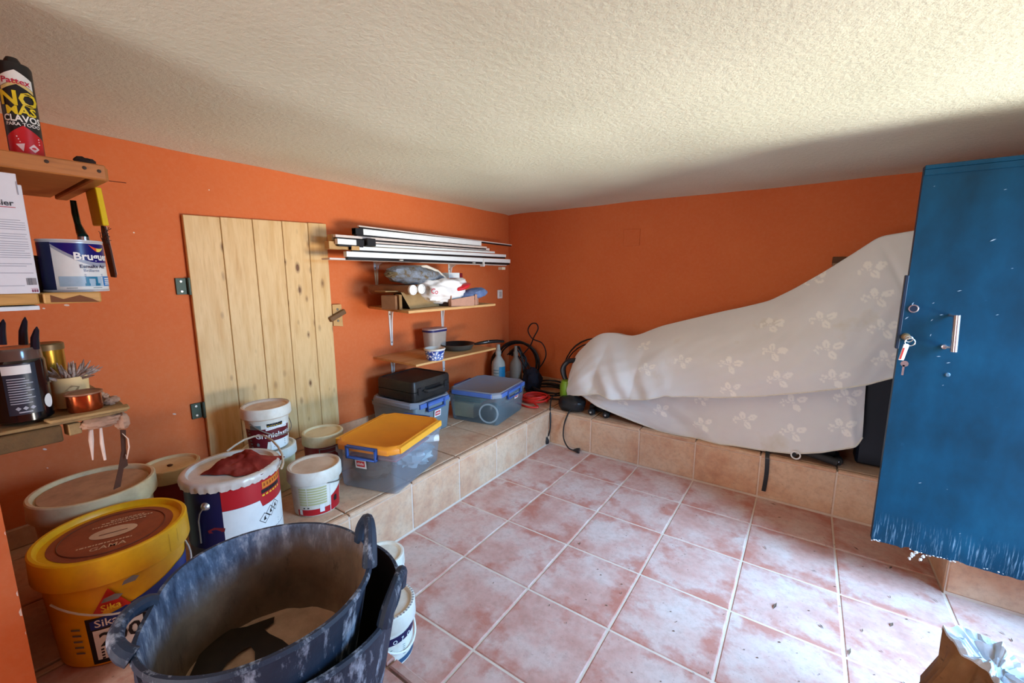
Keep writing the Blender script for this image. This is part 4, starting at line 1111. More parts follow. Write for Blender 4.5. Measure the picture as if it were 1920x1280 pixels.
ORANGE = M('orange_lid_plastic', (226, 140, 36), .42, dirt=(196, 112, 32), amt=.35, scale=5)
YEDGE = M('yellow_orange_edge', (240, 168, 52), .4, amt=.15)
CLEAR1 = mat_clear('clear_plastic', (196, 198, 206), .72); CLEAR2 = mat_clear('blue_tinted_clear_plastic', (140, 164, 174), .66); GREYBOX = mat_clear('grey_blue_box_plastic', (128, 144, 152), .22)
GREYLID = M('dusty_grey_blue_lid', (126, 134, 146), .6, dirt=(142, 128, 118), amt=.6, scale=8); LIDBLUE = M('lid_blue_edge', (78, 108, 172), .4, amt=.25)
storage_box('storage_box', 'clear storage box with orange lid and blue clip on the ledge edge', (-.578, -1.545), .395, .52, .272, .29, H, CLEAR1, ORANGE, 'lidded storage boxes', sticker=(-.02, -.075), lid_edge=YEDGE)
storage_box('storage_box', 'clear storage box with dusty blue-grey lid nearest the ledge corner', (-.770, -.385), .46, .53, .265, .17, H, CLEAR2, GREYLID, 'lidded storage boxes', clip=(1, 0), sticker=(.07, -.055), lid_edge=None)
bx = bpy.data.objects['storage_box.001']
for o in bx.children:
    if o.name.startswith('lid'): lid1 = o
R2 = Matrix.Rotation(.17, 3, 'Z')
for dx, dy, w, l in ((0, -.272, .36, .016), (.236, 0, .016, .43)):
    q = R2 @ Vector((dx, dy, 0)); obj('lid_edge', G().box((-.770 + q.x, -.385 + q.y, H + .265 - .022), (w, l, .034), .17), LIDBLUE, lid1, .003)
storage_box('storage_box', 'grey-blue translucent box carrying the black tool case', (-1.035, -.985), .46, .395, .275, .06, H, GREYBOX, GREYLID, 'lidded storage boxes', clip=(1, 0), sticker=(.03, -.085))
for o in bpy.data.objects['storage_box.002'].children:
    if o.name.startswith('lid'): obj('lid_edge', G().box((-.80, -.975, H + .275 - .026), (.02, .31, .034), .06), LIDBLUE, o, .003)

# contents seen through the clear sides
tag(obj('crumpled_plastic', G().blob((-.55, -1.43, H + .09), (.26, .26, .15), .3, 3, 5, sharp=True), M('crumpled_clear_film', (170, 184, 190), .2, amt=.4)), 'crumpled pale plastic film inside the orange-lidded box', 'plastic film')
tag(obj('dark_cloth', G().blob((-.62, -1.66, H + .075), (.26, .17, .13), .25, 2.5, 8), M('olive_brown_cloth', (92, 76, 58), .85)), 'olive brown cloth bunched inside the front of the orange-lidded box', 'cloth')
tag(obj('red_folder', G().box((-.56, -1.55, H + .180), (.30, .40, .012), .29), M('rose_red_folder', (176, 74, 78), .6), bevel=.002), 'flat rose red folder lying at the top inside the orange-lidded box', 'folder')
tag(obj('white_tube', G().tube([(-.51, -1.40, H + .17), (-.44, -1.30, H + .165)], .022, 12), WHITEP), 'short white tube lying inside the orange-lidded box', 'tube')
tag(obj('cream_carton', G().box((-.88, -.53, H + .075), (.20, .13, .12), .17), M('cream_carton', (206, 190, 140), .7), bevel=.003), 'cream carton inside the blue-lidded clear box', 'carton')
tag(obj('green_case', G().box((-.86, -.50, H + .165), (.26, .14, .05), .17), M('green_case_plastic', (70, 116, 96), .5), bevel=.006), 'flat green case on the cream carton inside the clear box', 'case')
dl = thing('work_lamp', 'dark round lamp with pale ring inside the blue-lidded clear box', 'lamp', (-.66, -.50, H))
rl = Matrix.Rotation(.35, 3, 'Z') @ Matrix.Rotation(PI / 2, 3, 'X')
cp = (-.62, -.565, H + .085)
obj('housing', G().lathe([(0, -.12), (.05, -.12), (.072, -.03), (.076, 0), (.07, .006), (0, .004)], cp, 32, rot=rl), M('dark_grey_housing', (54, 58, 62), .5), dl)
obj('lens_ring', G().lathe([(.068, .004), (.080, .006), (.080, .014), (.068, .012)], cp, 36, rot=rl), WHITEP, dl)
obj('lens', G().lathe([(.069, .010), (.04, .018), (0, .021)], cp, 28, rot=rl), M('dark_lens', (6, 8, 12), .1, spec=.6), dl)

# black tool case
KC = M('black_case_plastic', (26, 27, 28), .42, dirt=(70, 62, 50), amt=.55, scale=6)
c = (-1.02, -.965); rz = .06; zc = H + .279
t = thing('tool_case', 'black plastic tool case lying on the grey-blue storage box', 'case', (c[0], c[1], zc))
P = rrect(.37, .395, .025)
obj('lower_shell', G().loft([ring(c, P, zc, rz, .97), ring(c, P, zc + .012, rz), ring(c, P, zc + .066, rz)]), KC, t)
obj('upper_shell', G().loft([ring(c, P, zc + .070, rz), ring(c, P, zc + .125, rz), ring(c, P, zc + .142, rz, .965), ring(c, P, zc + .142, rz, .90), ring(c, P, zc + .137, rz, .88)]), KC, t)
R2 = Matrix.Rotation(rz, 3, 'Z')
def lp(x, y, z): q = R2 @ Vector((x, y, 0)); return Vector((c[0] + q.x, c[1] + q.y, zc + z))
obj('carry_handle', G().tube([lp(.185, -.09, .066), lp(.205, -.08, .062), lp(.212, 0, .060), lp(.205, .08, .062), lp(.185, .09, .066)], .012, 10), M('dark_grip', (40, 42, 42), .35), t)
obj('handle_recess', G().box(lp(.180, 0, .068), (.014, .17, .05), rz), M('case_recess', (12, 12, 13), .5), t, .003)
for y in (-.14, .14): obj('latch', G().box(lp(.188, y, .070), (.012, .035, .05), rz), M('latch_plastic', (34, 36, 38), .3), t, .003)

# ------------------------------------------------------------------ plank door on the left wall
PINE = mat_wood('knotty_pine', (222, 184, 128), (206, 160, 98), (182, 130, 72), 'z')
PINEX = mat_wood('pine_edge', (206, 158, 96), (190, 140, 80), (150, 100, 54), 'y', False)
SCREW = M('screw_steel', (120, 116, 104), .4, .8)
t = thing('plank_door', 'knotty pine door of five vertical planks hung on the orange wall', 'door', (XL, -1.82, .392))
ys = [-2.215, -2.045, -1.880, -1.712, -1.547, -1.418]
for i, (a, b) in enumerate(zip(ys[:-1], ys[1:])):
    zt = 1.772 + .006 * i; zb = .398 + .002 * i
    P = [(a + .0012, zb), (b - .0012, zb), (b - .0012, zt + .004), (a + .0012, zt)]
    obj('plank', G().prism(P, XL + .004, XL + .030, 'x'), PINE, t, .003)
for z in (1.405, .728):
    hg = obj('hinge', G().box((XL + .006, -2.245, z), (.010, .055, .085)).tube([(XL + .020, -2.218, z - .045), (XL + .020, -2.218, z + .045)], .009, 10), M('dark_green_grey_hinge', (62, 72, 58), .5, .4), t, .001)
    obj('screw', G().lathe([(0, .016), (.006, .015), (.008, .010)], (XL, -2.25, z + .026), 10, rot=Matrix.Rotation(PI / 2, 3, 'Y')).lathe([(0, .016), (.006, .015), (.008, .010)], (XL, -2.25, z - .026), 10, rot=Matrix.Rotation(PI / 2, 3, 'Y')), M('bright_screw', (196, 190, 176), .4, .6), hg)
t = thing('turn_latch', 'wooden turn-button latch on a pine block beside the plank door', 'latch', (XL, -1.375, 1.105))
obj('latch_block', G().prism([(-1.412, 1.115), (-1.338, 1.105), (-1.342, 1.262), (-1.412, 1.262)], XL + .001, XL + .026, 'x'), PINEX, t, .002)
obj('turn_button', G().box((XL + .040, -1.388, 1.187), (.026, .130, .034), rot=Matrix.Rotation(.42, 3, 'X')), M('brown_turn_button', (112, 76, 38), .6), t, .004)
for z in (1.148, 1.228): obj('screw', G().lathe([(0, .004), (.007, .003), (.009, 0)], (XL + .026, -1.375, z), 10, rot=Matrix.Rotation(PI / 2, 3, 'Y')), SCREW, t)

# ------------------------------------------------------------------ brackets and shelves on the left wall
BRW = M('white_bracket_enamel', (224, 220, 212), .4, amt=.25)
def bracket(label, y, ztop, hv, la):
    t = thing('shelf_bracket', label, 'bracket', (XL, y, ztop - hv), 'white steel shelf brackets')
    w = .040
    P = [(y - w / 2, ztop), (y + w / 2, ztop), (y + w / 2, ztop - .05), (y + .011, ztop - hv + .01), (y, ztop - hv), (y - .011, ztop - hv + .01), (y - w / 2, ztop - .05)]
    obj('wall_leg', G().prism(P, XL + .001, XL + .007, 'x'), BRW, t, .0015)
    obj('arm', G().box((XL + la / 2, y, ztop - .004), (la, .03, .007)), BRW, t, .0015)
    P = [(XL + .004, ztop - hv * .9), (XL + .012, ztop - hv * .86), (XL + .020, ztop - hv * .4), (XL + .034, ztop - .04), (XL + .08, ztop - .018), (XL + la * .9, ztop - .009), (XL + la * .9, ztop - .006), (XL + .004, ztop - .006)]
    obj('gusset', G().prism([(a, b) for a, b in P], y - .004, y + .004, 'y'), BRW, t)
    for z in (ztop - .055, ztop - hv + .03): obj('screw', G().lathe([(0, .004), (.005, .003), (.006, 0)], (XL + .007, y - (.009 if z > ztop - .06 else 0), z), 10, rot=Matrix.Rotation(PI / 2, 3, 'Y')), SCREW, t)
    return t
bracket('white bracket under the strip bundle, nearer the plank door', -1.02, 1.572, .228, .30)
bracket('white bracket under the strip bundle, nearer the room corner', -.215, 1.572, .228, .30)
bracket('white bracket under the cluttered middle shelf, nearer the plank door', -.905, 1.213, .31, .32)
bracket('white bracket under the cluttered middle shelf, above the canister', -.325, 1.213, .31, .32)
bracket('white bracket behind the black tool case under the lowest shelf', -.905, .823, .24, .30)
bracket('white bracket under the lowest shelf beneath the frying pan', -.325, .823, .24, .30)
SHELF = mat_wood('oak_veneer_board', (206, 160, 104), (190, 140, 84), (150, 104, 60), 'y', False)
tag(obj('shelf_board', G().prism([(XL, -1.10), (-.755, -1.226), (-.722, -.335), (XL, -.20)], 1.215, 1.233), SHELF, bevel=.002), 'oak veneer shelf board carrying tubes, bags and cartons', 'shelf')
tag(obj('shelf_board', G().prism([(XL, -1.085), (-.845, -1.098), (-.811, -.216), (XL, -.20)], .826, .842), SHELF, bevel=.002), 'oak veneer shelf board carrying the frying pan and patterned bowl', 'shelf')
t = thing('wall_socket', 'white wall socket on the orange wall near the room corner', 'socket', (XL, .548, 1.21))
obj('cover', G().box((XL + .006, .548, 1.262), (.012, .088, .092)), WHITEP, t, .006)
obj('insert', G().box((XL + .013, .548, 1.262), (.006, .042, .055)), M('pale_grey_insert', (190, 188, 180), .5), t, .003)

# bundle of white strips
STRIP = M('white_aluminium_strip', (232, 234, 232), .35, amt=.1); GASK = M('black_rubber_gasket', (18, 18, 20), .5); PINKW = M('off_white_strip', (222, 206, 196), .45, amt=.3); BATTEN = M('raw_wood_end', (196, 152, 96), .7, bump=.2); STEELR = M('dark_steel_rail', (60, 56, 60), .35, .6)
def strip(label, x, l, r, hgt, mat, gask=True, dep=.03, gh=.45, end=None):
    a = on_x(*l, x); b = on_x(*r, x + .0)
    t = thing('aluminium_strip', label, 'strip', tuple(a), 'bundle of strips on the wall brackets')
    def bar(g, z0, z1, d0, d1, a=a, b=b):
        vs = [(x + dx, p[1], p[2] + dz) for p in (a, b) for dx in (d0, d1) for dz in (z0, z1)]
        return g.add(vs, [(0, 1, 3, 2), (4, 6, 7, 5), (0, 4, 5, 1), (2, 3, 7, 6), (0, 2, 6, 4), (1, 5, 7, 3)])
    obj('strip_face', bar(G(), -hgt / 2, hgt / 2, -dep, 0), mat, t, .0015)
    if gask: obj('gasket', bar(G(), -hgt / 2 - hgt * gh, -hgt / 2 + .0005, -dep * .9, -.004, a + np.array([0, .01, 0]), b - np.array([0, .006, 0])), GASK, t)
    if end is not None:
        g = G(); p = (a if end[0] == 0 else b); s = 1 if end[0] == 0 else -1
        g.box((x - dep * .5, p[1] + s * .03 - .0 * s, p[2]), (dep * 1.1, .06, hgt * 1.15)); obj('end_block', g, end[1], t, .002)
    return t
xs = -1.08
strip('topmost thin dark rail of the strip bundle, longest of all', xs - .06, (673, 423.5), (960, 459), .009, PINKW, True, .02, 1.3)
strip('wide white strip second from the top of the bundle', xs - .02, (666.5, 433), (903, 456.5), .038, STRIP, True, .04, .5, (0, GASK))
strip('thin grey-white strip third from the top of the bundle', xs - .01, (629, 441.5), (913, 464), .016, PINKW, True, .03, .7)
strip('short fat white strip with black end cap in the bundle', xs + .02, (633, 452), (683, 455.5), .034, STRIP, True, .03, .35, (1, GASK))
strip('fourth grey strip of the bundle, behind the short fat one', xs - .02, (690, 452), (918, 467.5), .022, PINKW, True, .03, .5)
strip('white strip just under the black tape in the bundle', xs - .01, (697, 459.5), (928, 473), .016, STRIP, False, .03)
strip('white strip with brown wooden end, second widest of the bundle', xs + .015, (659, 464.5), (949, 479.5), .024, STRIP, True, .03, .6, (0, BATTEN))
strip('widest white strip low at the front of the bundle', xs + .03, (650, 476), (957, 489.5), .034, STRIP, True, .035, .55)
strip('flat pinkish white strip at the very bottom of the bundle', xs, (618, 484.5), (950, 497), .012, PINKW, False, .09)
for lab, l, r, xo in (('pine batten end sticking out at the top of the strip bundle', (622, 446), (800, 462), -.05), ('pine batten end sticking out lower in the strip bundle', (617, 459), (800, 470), -.02)):
    a = on_x(*l, xs + xo); b = on_x(*r, xs + xo)
    g = G().add([(xs + xo + dx, p[1], p[2] + dz) for p in (a, b) for dx in (-.05, 0) for dz in (-.024, .024)], [(0, 1, 3, 2), (4, 6, 7, 5), (0, 4, 5, 1), (2, 3, 7, 6), (0, 2, 6, 4), (1, 5, 7, 3)])
    tag(obj('wooden_batten', g, BATTEN, bevel=.002), lab, 'batten', 'battens in the strip bundle')
p = on_x(697, 454, xs + .04)
g = G().box((xs + .01, p[1], p[2]), (.06, .07, .05)); tag(obj('black_tape', g, GASK, bevel=.004), 'band of black tape wrapped around the strips near their door end', 'tape')
p = on_x(907, 492, xs + .036)
tag(obj('cable_tie', G().box((xs + .02, p[1], p[2] - .004), (.045, .014, .062)), WHITEP, bevel=.002), 'white cable tie around the widest strip near the corner end', 'cable tie')
p = on_x(944, 503, xs)
tag(obj('packing_piece', G().box((xs - .02, p[1], p[2]), (.05, .05, .026)), M('cream_packing', (232, 214, 186), .7), bevel=.002), 'small cream packing piece under the strip bundle near the corner', 'packing piece')

# ------------------------------------------------------------------ things on the middle shelf (top at 1.233)
S2 = 1.233
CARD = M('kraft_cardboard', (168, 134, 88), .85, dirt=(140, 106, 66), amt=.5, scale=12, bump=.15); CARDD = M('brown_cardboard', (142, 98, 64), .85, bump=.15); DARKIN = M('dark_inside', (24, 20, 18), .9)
t = thing('cardboard_box', 'torn flattened kraft cardboard box at the front of the middle shelf', 'box', (-.92, -.98, S2))
obj('side_panel', G().loft([[(-.845, -1.13, S2 + .002), (-.955, -1.11, S2 + .002), (-1.02, -1.13, S2 + .105), (-.90, -1.16, S2 + .115)], [(-.89, -.80, S2 + .002), (-1.08, -.78, S2 + .002), (-1.08, -.78, S2 + .11), (-.93, -.80, S2 + .10)]], False, True), CARD, t, .004)
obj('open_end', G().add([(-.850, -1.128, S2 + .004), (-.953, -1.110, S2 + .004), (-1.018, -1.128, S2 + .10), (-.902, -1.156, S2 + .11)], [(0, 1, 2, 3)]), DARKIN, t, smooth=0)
obj('flap', G().prism([(-1.10, -1.22), (-.96, -1.24), (-.92, -.86), (-1.06, -.80)], S2 + .118, S2 + .123), CARD, t)
obj('torn_flap', G().prism([(-.845, -1.20), (-.86, -1.21), (-.97, -1.15), (-.96, -1.13)], S2 + .002, S2 + .10), CARD, t)
g = G()
for i in range(7): g.blob((-.89 - .012 * i, -1.10 + .01 * (i % 3), S2 + .03 + .012 * (i % 4)), (.026, .03, .026), .2, 2, i, 10, 7)
o = obj('packed_lumps', g, M('black_lumps', (14, 14, 16), .5), t); o['kind'] = 'stuff'
tag(obj('cardboard_box', G().box((-.945, -1.205, S2 + .048), (.12, .07, .095), .25), CARDD, bevel=.005), 'small brown cardboard box at the door-side end of the middle shelf', 'box')
for k, (px, py, xe) in enumerate(((774, 543.5, -.84), (789.5, 541.5, -.87))):
    p = on_x(px, py, xe)
    t = thing('mailing_tube', ['brown cardboard mailing tube with white cap, nearer the plank door', 'brown cardboard mailing tube with white cap, beside the white bag'][k], 'tube', (xe, p[1], p[2]), 'mailing tubes on the middle shelf')
    q = Vector((xe - .42, p[1] - .015, p[2] + .0))
    obj('tube_wall', G().tube([Vector(p), q], .031, 24), CARDD, t)
    rot = Matrix.Rotation(PI / 2, 3, 'Y')
    obj('end_cap', G().lathe([(.033, -.012), (.034, .006), (.029, .007), (.027, .001), (0, .001)], p, 28, rot=rot), WHITEP, t)
p = on_x(780, 517, -1.0)
FELT = N('mottled_grey_felt'); v = FELT.coord(); cN = FELT.ramp(FELT.noise(v, 26, 5, .7), [(.36, (104, 84, 54)), (.5, (120, 124, 130)), (.66, (134, 142, 154))]); FELT = FELT.done(cN, .9, 0, .1)
t = thing('cloth_roll', 'mottled grey cloth bundle lying on top of the mailing tubes', 'cloth', (-1.0, -.85, p[2] - .05))
obj('bundle', G().blob((-1.0, p[1] + .0, p[2]), (.24, .50, .145), .14, 2.2, 3, 34, 22, rot=EUL(-4, 0, 0)), FELT, t)
a = on_x(733, 514, -.98); obj('twisted_end', G().blob((-.99, a[1] + .03, a[2]), (.10, .12, .045), .3, 3, 8), M('brown_twisted_cloth', (112, 94, 66), .9), t)
a = on_x(805, 505, -.99); b = on_x(838, 522, -.99)
t = thing('foam_wedge', 'off-white foam wedge resting slanted on the grey cloth bundle', 'foam', (-1.0, -.7, 1.44))
obj('wedge', G().prism([(on_x(790, 498, -.96)[1], on_x(790, 498, -.96)[2]), (on_x(800, 496.5, -.96)[1], on_x(800, 496.5, -.96)[2]), (on_x(822, 506, -.96)[1], on_x(822, 506, -.96)[2]), (on_x(842, 524, -.96)[1], on_x(842, 524, -.96)[2]), (on_x(836, 526, -.96)[1], on_x(836, 526, -.96)[2]), (on_x(797, 512, -.96)[1], on_x(797, 512, -.96)[2])], -1.10, -.955, 'x'), M('off_white_foam', (222, 208, 188), .85, bump=.2), t, .006)
p = on_x(848, 516, -1.02)
t = thing('white_carton', 'small white carton with dark red end on top of the white bag', 'carton', (-1.02, p[1], p[2] - .03))
obj('carton_body', G().box((-1.06, p[1], p[2]), (.12, .135, .042), .05), WHITEL, t, .002)
obj('red_end', G().box((-1.06, p[1] + .085, p[2] - .004), (.118, .035, .045), .05), M('wine_red_end', (110, 16, 30), .5), t, .002)
p = on_x(842, 546, -.84)
BAG = M('white_carrier_bag', (226, 220, 214), .35, amt=.2, dirt=(190, 180, 174))
t = thing('carrier_bag', 'crumpled white plastic bag with small red print on the middle shelf', 'bag', (-.9, p[1], S2 + .06))
obj('bag_body', G().blob((-.92, p[1] - .0, p[2] + .002), (.28, .40, .185), .24, 1.9, 12, 44, 30, p=.7).blob((-.93, p[1] + .06, p[2] + .055), (.22, .24, .07), .2, 2.4, 5, 36, 20), BAG, t, smooth=70)
a = on_x(868, 538, -.80)
obj('red_area', G().blob((-.81, a[1], a[2]), (.10, .17, .042), .15, 2, 3, rot=EUL(16, 0, 0)), M('bright_red_plastic', (206, 34, 44), .35), t)
a = on_x(818, 547, -.762)
obj('red_print', text_plane(G(), 'Co', .05, Vector(a) - Vector((0, .02, .012)), (.15, .95, -.15), (.2, .1, 1), .02), M('crimson_print', (176, 40, 60), .5), t, smooth=0)
p = on_z(832, 573, S2)
tag(obj('white_pot', G().lathe([(0, 0), (.042, 0), (.048, .012), (.052, .06), (.047, .06), (0, .055)], (-.965, -.69, S2), 28), WHITEP), 'small white plastic pot under the white carrier bag', 'pot')
t = thing('cardboard_box', 'small open pinkish brown box at the corner end of the middle shelf', 'box', (-.79, -.67, S2))
PINKC = M('pinkish_cardboard', (178, 130, 106), .8, bump=.15)
P = [(-.775, -.80), (-.715, -.61), (-.84, -.56), (-.90, -.76)]
g = G()
for i, (h0, h1) in enumerate(((.05, .075), (.06, .055), (.08, .08), (.085, .08))):
    a = Vector((*P[i], S2 + .001)); b = Vector((*P[(i + 1) % 4], S2 + .001)); n = Vector((-(b - a).y, (b - a).x, 0)).normalized() * .004
    q = [a, b, b + Vector((0, 0, h1)), a + Vector((0, 0, h0))]
    g.loft([[v for v in q], [v + n for v in q]])
obj('side_wall', g, PINKC, t)
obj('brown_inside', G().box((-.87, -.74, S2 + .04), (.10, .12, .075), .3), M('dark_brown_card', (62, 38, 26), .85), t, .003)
obj('flap', G().prism([(-.70, -.60), (-.71, -.61), (-.76, -.53), (-.75, -.52)], S2 + .004, S2 + .085), PINKC, t)
p = on_x(893, 551, -.76)
tag(obj('denim_pouch', G().blob((-.79, p[1], p[2]), (.17, .27, .085), .14, 2.4, 21, 30, 20, rot=EUL(9, 0, 0)), M('faded_denim', (84, 104, 144), .9, dirt=(120, 136, 166), amt=.7, scale=16, bump=.3)), 'faded blue denim pouch lying across the pinkish brown box', 'pouch')

# ------------------------------------------------------------------ things on the lowest shelf (top at .842)
S3 = .842
FROST = mat_clear('frosted_plastic', (196, 180, 164), .3, .4)
p = on_z(818, 662, S3)
cx, cy = -1.16, -.60
t = thing('food_canister', 'frosted plastic canister with dark blue lid rim on the lowest shelf', 'canister', (cx, cy, S3))
P = rrect(.13, .20, .045)
obj('body', G().loft([ring((cx, cy), P, S3 + .001, 0, .88), ring((cx, cy), P, S3 + .165, 0, 1.0)]), FROST, t)
obj('lid', G().loft([ring((cx, cy), P, S3 + .176, 0, 1.04), ring((cx, cy), P, S3 + .186, 0, 1.03), ring((cx, cy), P, S3 + .188, 0, .94)]), M('pale_rose_lid', (186, 166, 160), .5), t)
obj('lid_rim', G().loft([ring((cx, cy), P, S3 + .160, 0, 1.04), ring((cx, cy), P, S3 + .175, 0, 1.06)]), M('navy_lid_rim', (30, 34, 92), .45), t)
cx, cy = -.875, -.885
t = thing('ramekin', 'small white ramekin with blue floral pattern on the lowest shelf', 'bowl', (cx, cy, S3))
def mat_floral():
    s = N('blue_floral_glaze'); v = s.coord()
    vo = s.new('ShaderNodeTexVoronoi', feature='DISTANCE_TO_EDGE'); s.link(v, vo.inputs['Vector']); vo.inputs['Scale'].default_value = 42
    v2 = s.new('ShaderNodeTexVoronoi'); s.link(v, v2.inputs['Vector']); v2.inputs['Scale'].default_value = 26
    c = s.mix(s.ramp(vo.outputs['Distance'], [(.10, (1, 1, 1, 1)), (.22, (0, 0, 0, 1))]), lin((226, 226, 222)), lin((86, 112, 170)))
    c = s.mix(s.ramp(v2.outputs['Distance'], [(.30, (1, 1, 1, 1)), (.42, (0, 0, 0, 1))]), c, lin((34, 58, 132)))
    return s.done(c, .2, 0, .5)
obj('bowl_wall', G().lathe([(0, .0), (.058, .0), (.063, .008), (.074, .072)], (cx, cy, S3), 36), mat_floral(), t)
obj('rim', G().lathe([(.074, .072), (.080, .078), (.080, .086), (.072, .088), (.068, .080), (.056, .012), (0, .010)], (cx, cy, S3), 36), M('cream_glaze', (214, 206, 190), .3), t)
cx, cy = -1.035, -.46
t = thing('frying_pan', 'black frying pan with long handle on the lowest shelf', 'pan', (cx, cy, S3))
obj('pan_body', G().lathe([(0, 0), (.105, 0), (.118, .006), (.145, .048), (.149, .05)], (cx, cy, S3), 44), M('grey_pan_side', (88, 88, 84), .35, .3), t)
obj('inner_coating', G().lathe([(.149, .05), (.143, .05), (.112, .008), (0, .007)], (cx, cy, S3), 44), M('black_coating', (16, 16, 17), .35), t)
obj('handle', G().tube([(cx + .12, cy + .075, S3 + .044), (cx + .15, cy + .10, S3 + .050), (cx + .19, cy + .17, S3 + .058), (cx + .225, cy + .25, S3 + .056), (cx + .25, cy + .32, S3 + .048)], [.008, .014, .016, .015, .011], 12), M('bakelite', (18, 18, 19), .25), t)
obj('handle_rivet', G().blob((cx + .20, cy + .17, S3 + .066), (.014, .014, .010), 0, 1, 1, 10, 7), CHROME, t)

# ------------------------------------------------------------------ shelves on the back of the near wall stub
BROWNW = mat_wood('brown_stained_board', (176, 112, 56), (160, 98, 48), (112, 66, 30), 'y', False, 1.6)
LIGHTW = mat_wood('light_board', (196, 150, 82), (182, 136, 70), (124, 82, 40), 'y', False, 1.6)
SX = -.19
t = thing('shelf_board', 'brown wooden shelf with screws holding the black glue cartridge', 'shelf', (-.44, -2.87, 1.706))
obj('board', G().box((-.445, -2.887, 1.7265), (.50, .246, .029)), BROWNW, t, .003)
obj('end_strip', G().box((SX + .008, -2.872, 1.726), (.018, .276, .038)), BROWNW, t, .003)
obj('front_strip', G().box((-.435, -2.743, 1.724), (.50, .030, .034)), BROWNW, t, .003)
for y, z in ((-2.84, 1.733), (-2.775, 1.731), (-2.748, 1.728)): obj('screw', G().lathe([(0, .002), (.004, .0015), (.0045, 0)], (SX + .017, y, z), 10, rot=Matrix.Rotation(PI / 2, 3, 'Y')), M('dark_screw', (60, 40, 24), .5, .4), t)
obj('nail', G().tube([(-.30, -2.728, 1.727), (-.275, -2.672, 1.724)], .0012, 5), M('rusty_nail', (110, 50, 30), .6), t)
tag(obj('paint_brush_head', G().blob((-.26, -2.755, 1.755), (.05, .05, .034), .35, 4, 3, 18, 12), M('dark_bristles', (44, 28, 24), .9)), 'dark bristly clump lying at the end of the brown shelf', 'brush')

# glue cartridge
cx, cy, z0 = -.262, -2.857, 1.741; r = .030; hh = .215
t = thing('glue_cartridge', 'black Pattex glue cartridge with yellow lettering on the brown shelf', 'cartridge', (cx, cy, z0))
rf = lambda z: r; c = (cx, cy, z0); a = face_ang(cx, cy)
obj('tube_body', G().lathe([(0, 0), (r, 0), (r, hh), (r - .003, hh + .006), (0, hh + .006)], c, 40), BLACKP, t)
obj('nozzle_collar', G().lathe([(.014, hh + .006), (.014, hh + .014), (.010, hh + .022), (0, hh + .022)], c, 20), BLACKP, t)
def chev(l0, l1, h0, h1, a0, a1):
    g = G(); n = 16
    return patch_cyl(g, c, rf, a0, a1, lambda u: l0 + (l1 - l0) * (1 - abs(2 * u - 1)), lambda u: h0 + (h1 - h0) * (1 - abs(2 * u - 1)), .0008, 24)
obj('red_panel', chev(.0, .0, .052, .078, a - 1.15, a + 1.2), M('cartridge_red', (196, 22, 34), .4), t)
obj('white_panel', chev(.164, .180, .186, .203, a - .95, a + .98), WHITEL, t)
obj('gold_stripe', chev(.155, .171, .163, .179, a - .95, a + .98), M('pale_gold_stripe', (224, 200, 130), .45), t)
obj('crimson_lettering', text_cyl(G(), 'Pattex', .0185, c, rf, a - .02, .172, .02), M('crimson_letter', (190, 20, 60), .45), t)
obj('yellow_lettering', text_cyl(text_cyl(G(), 'NO', .045, c, rf, a + .02, .124, .03, sx=.95), 'MÁS', .026, c, rf, a + .05, .103, .03, sx=1.05), M('lemon_print', (232, 206, 40), .45), t)
obj('white_lettering', text_cyl(text_cyl(G(), 'CLAVOS', .0205, c, rf, a + .04, .087, .03, sx=.86), 'PARA TODO', .0105, c, rf, a + .04, .077, .02), WHITEI, t)
g = G()
for da in (-.25, .42): poly_cyl(g, [(-.009, 0), (0, -.010), (.009, 0), (0, .010)] if da > 0 else [(-.009, .006), (.006, .009), (.002, -.010)], c, rf, a + da, .028, .0018)
for k in range(3): poly_cyl(g, [(-.018 + .002 * k, -.0012), (.02, -.0012), (.02, .0012), (-.018 + .002 * k, .0012)], c, rf, a + .15, .052 - .006 * k, .0018)
text_cyl(g, 'INITIAL TACK', .008, c, rf, a + .1, .006, .02)
obj('white_mark', g, M('pinkish_white_print', (226, 196, 200), .5), t)['kind'] = 'stuff'
tag(obj('white_tube', G().lathe([(0, 0), (.024, 0), (.024, .012), (.021, .014), (.022, .19), (0, .19)], (-.285, -2.927, 1.741), 28), M('white_pink_tube', (226, 208, 206), .4)), 'white tube standing beside the black glue cartridge', 'tube')

# tools hanging under the end of the brown shelf
t = thing('hanging_knife', 'long serrated knife with yellow handle hanging beside the brown shelf', 'knife', (-.33, -2.722, 1.46))
def P3(u, v, y=-2.715): return Vector(on_y(u, v, y))
g = G()
q = [P3(170, 352), P3(190, 352), P3(205, 423), P3(186, 424)]
g.loft([q, [p + Vector((0, -.014, 0)) for p in q]]); obj('handle', g, M('yellow_handle', (232, 196, 20), .45, amt=.2), t, .002)
q = [P3(192, 424), P3(199, 424), P3(210, 470), P3(219, 512), P3(219, 520), P3(211, 519), P3(204, 490), P3(196, 455)]
g = G().loft([q, [p + Vector((0, -.004, 0)) for p in q]]); obj('blade', g, M('rusted_blade', (74, 46, 38), .6, .3), t)
q = [P3(196, 424), P3(199, 424), P3(219, 514), P3(216, 518), P3(207, 475)]
g = G().loft([[p + Vector((0, .0012, 0)) for p in q], [p + Vector((0, .0, 0)) for p in q]]); obj('blade_edge', g, M('bright_blade_edge', (206, 186, 176), .35, .5), t)
g = G(); rng = random.Random(5)
for i in range(26):
    p = P3(197 + rng.uniform(-8, 8), 440 + rng.uniform(-10, 14), -2.735); d = Vector((rng.uniform(-1, 1), rng.uniform(-.3, .3), rng.uniform(-.6, .6))) * .022
    g.tube([p, p + d], .0008, 4)
o = tag(obj('wire_bristles', g, M('dark_bristle_wire', (40, 28, 26), .7)), 'dark wire bristles behind the blade of the hanging knife', 'bristles'); o['kind'] = 'stuff'
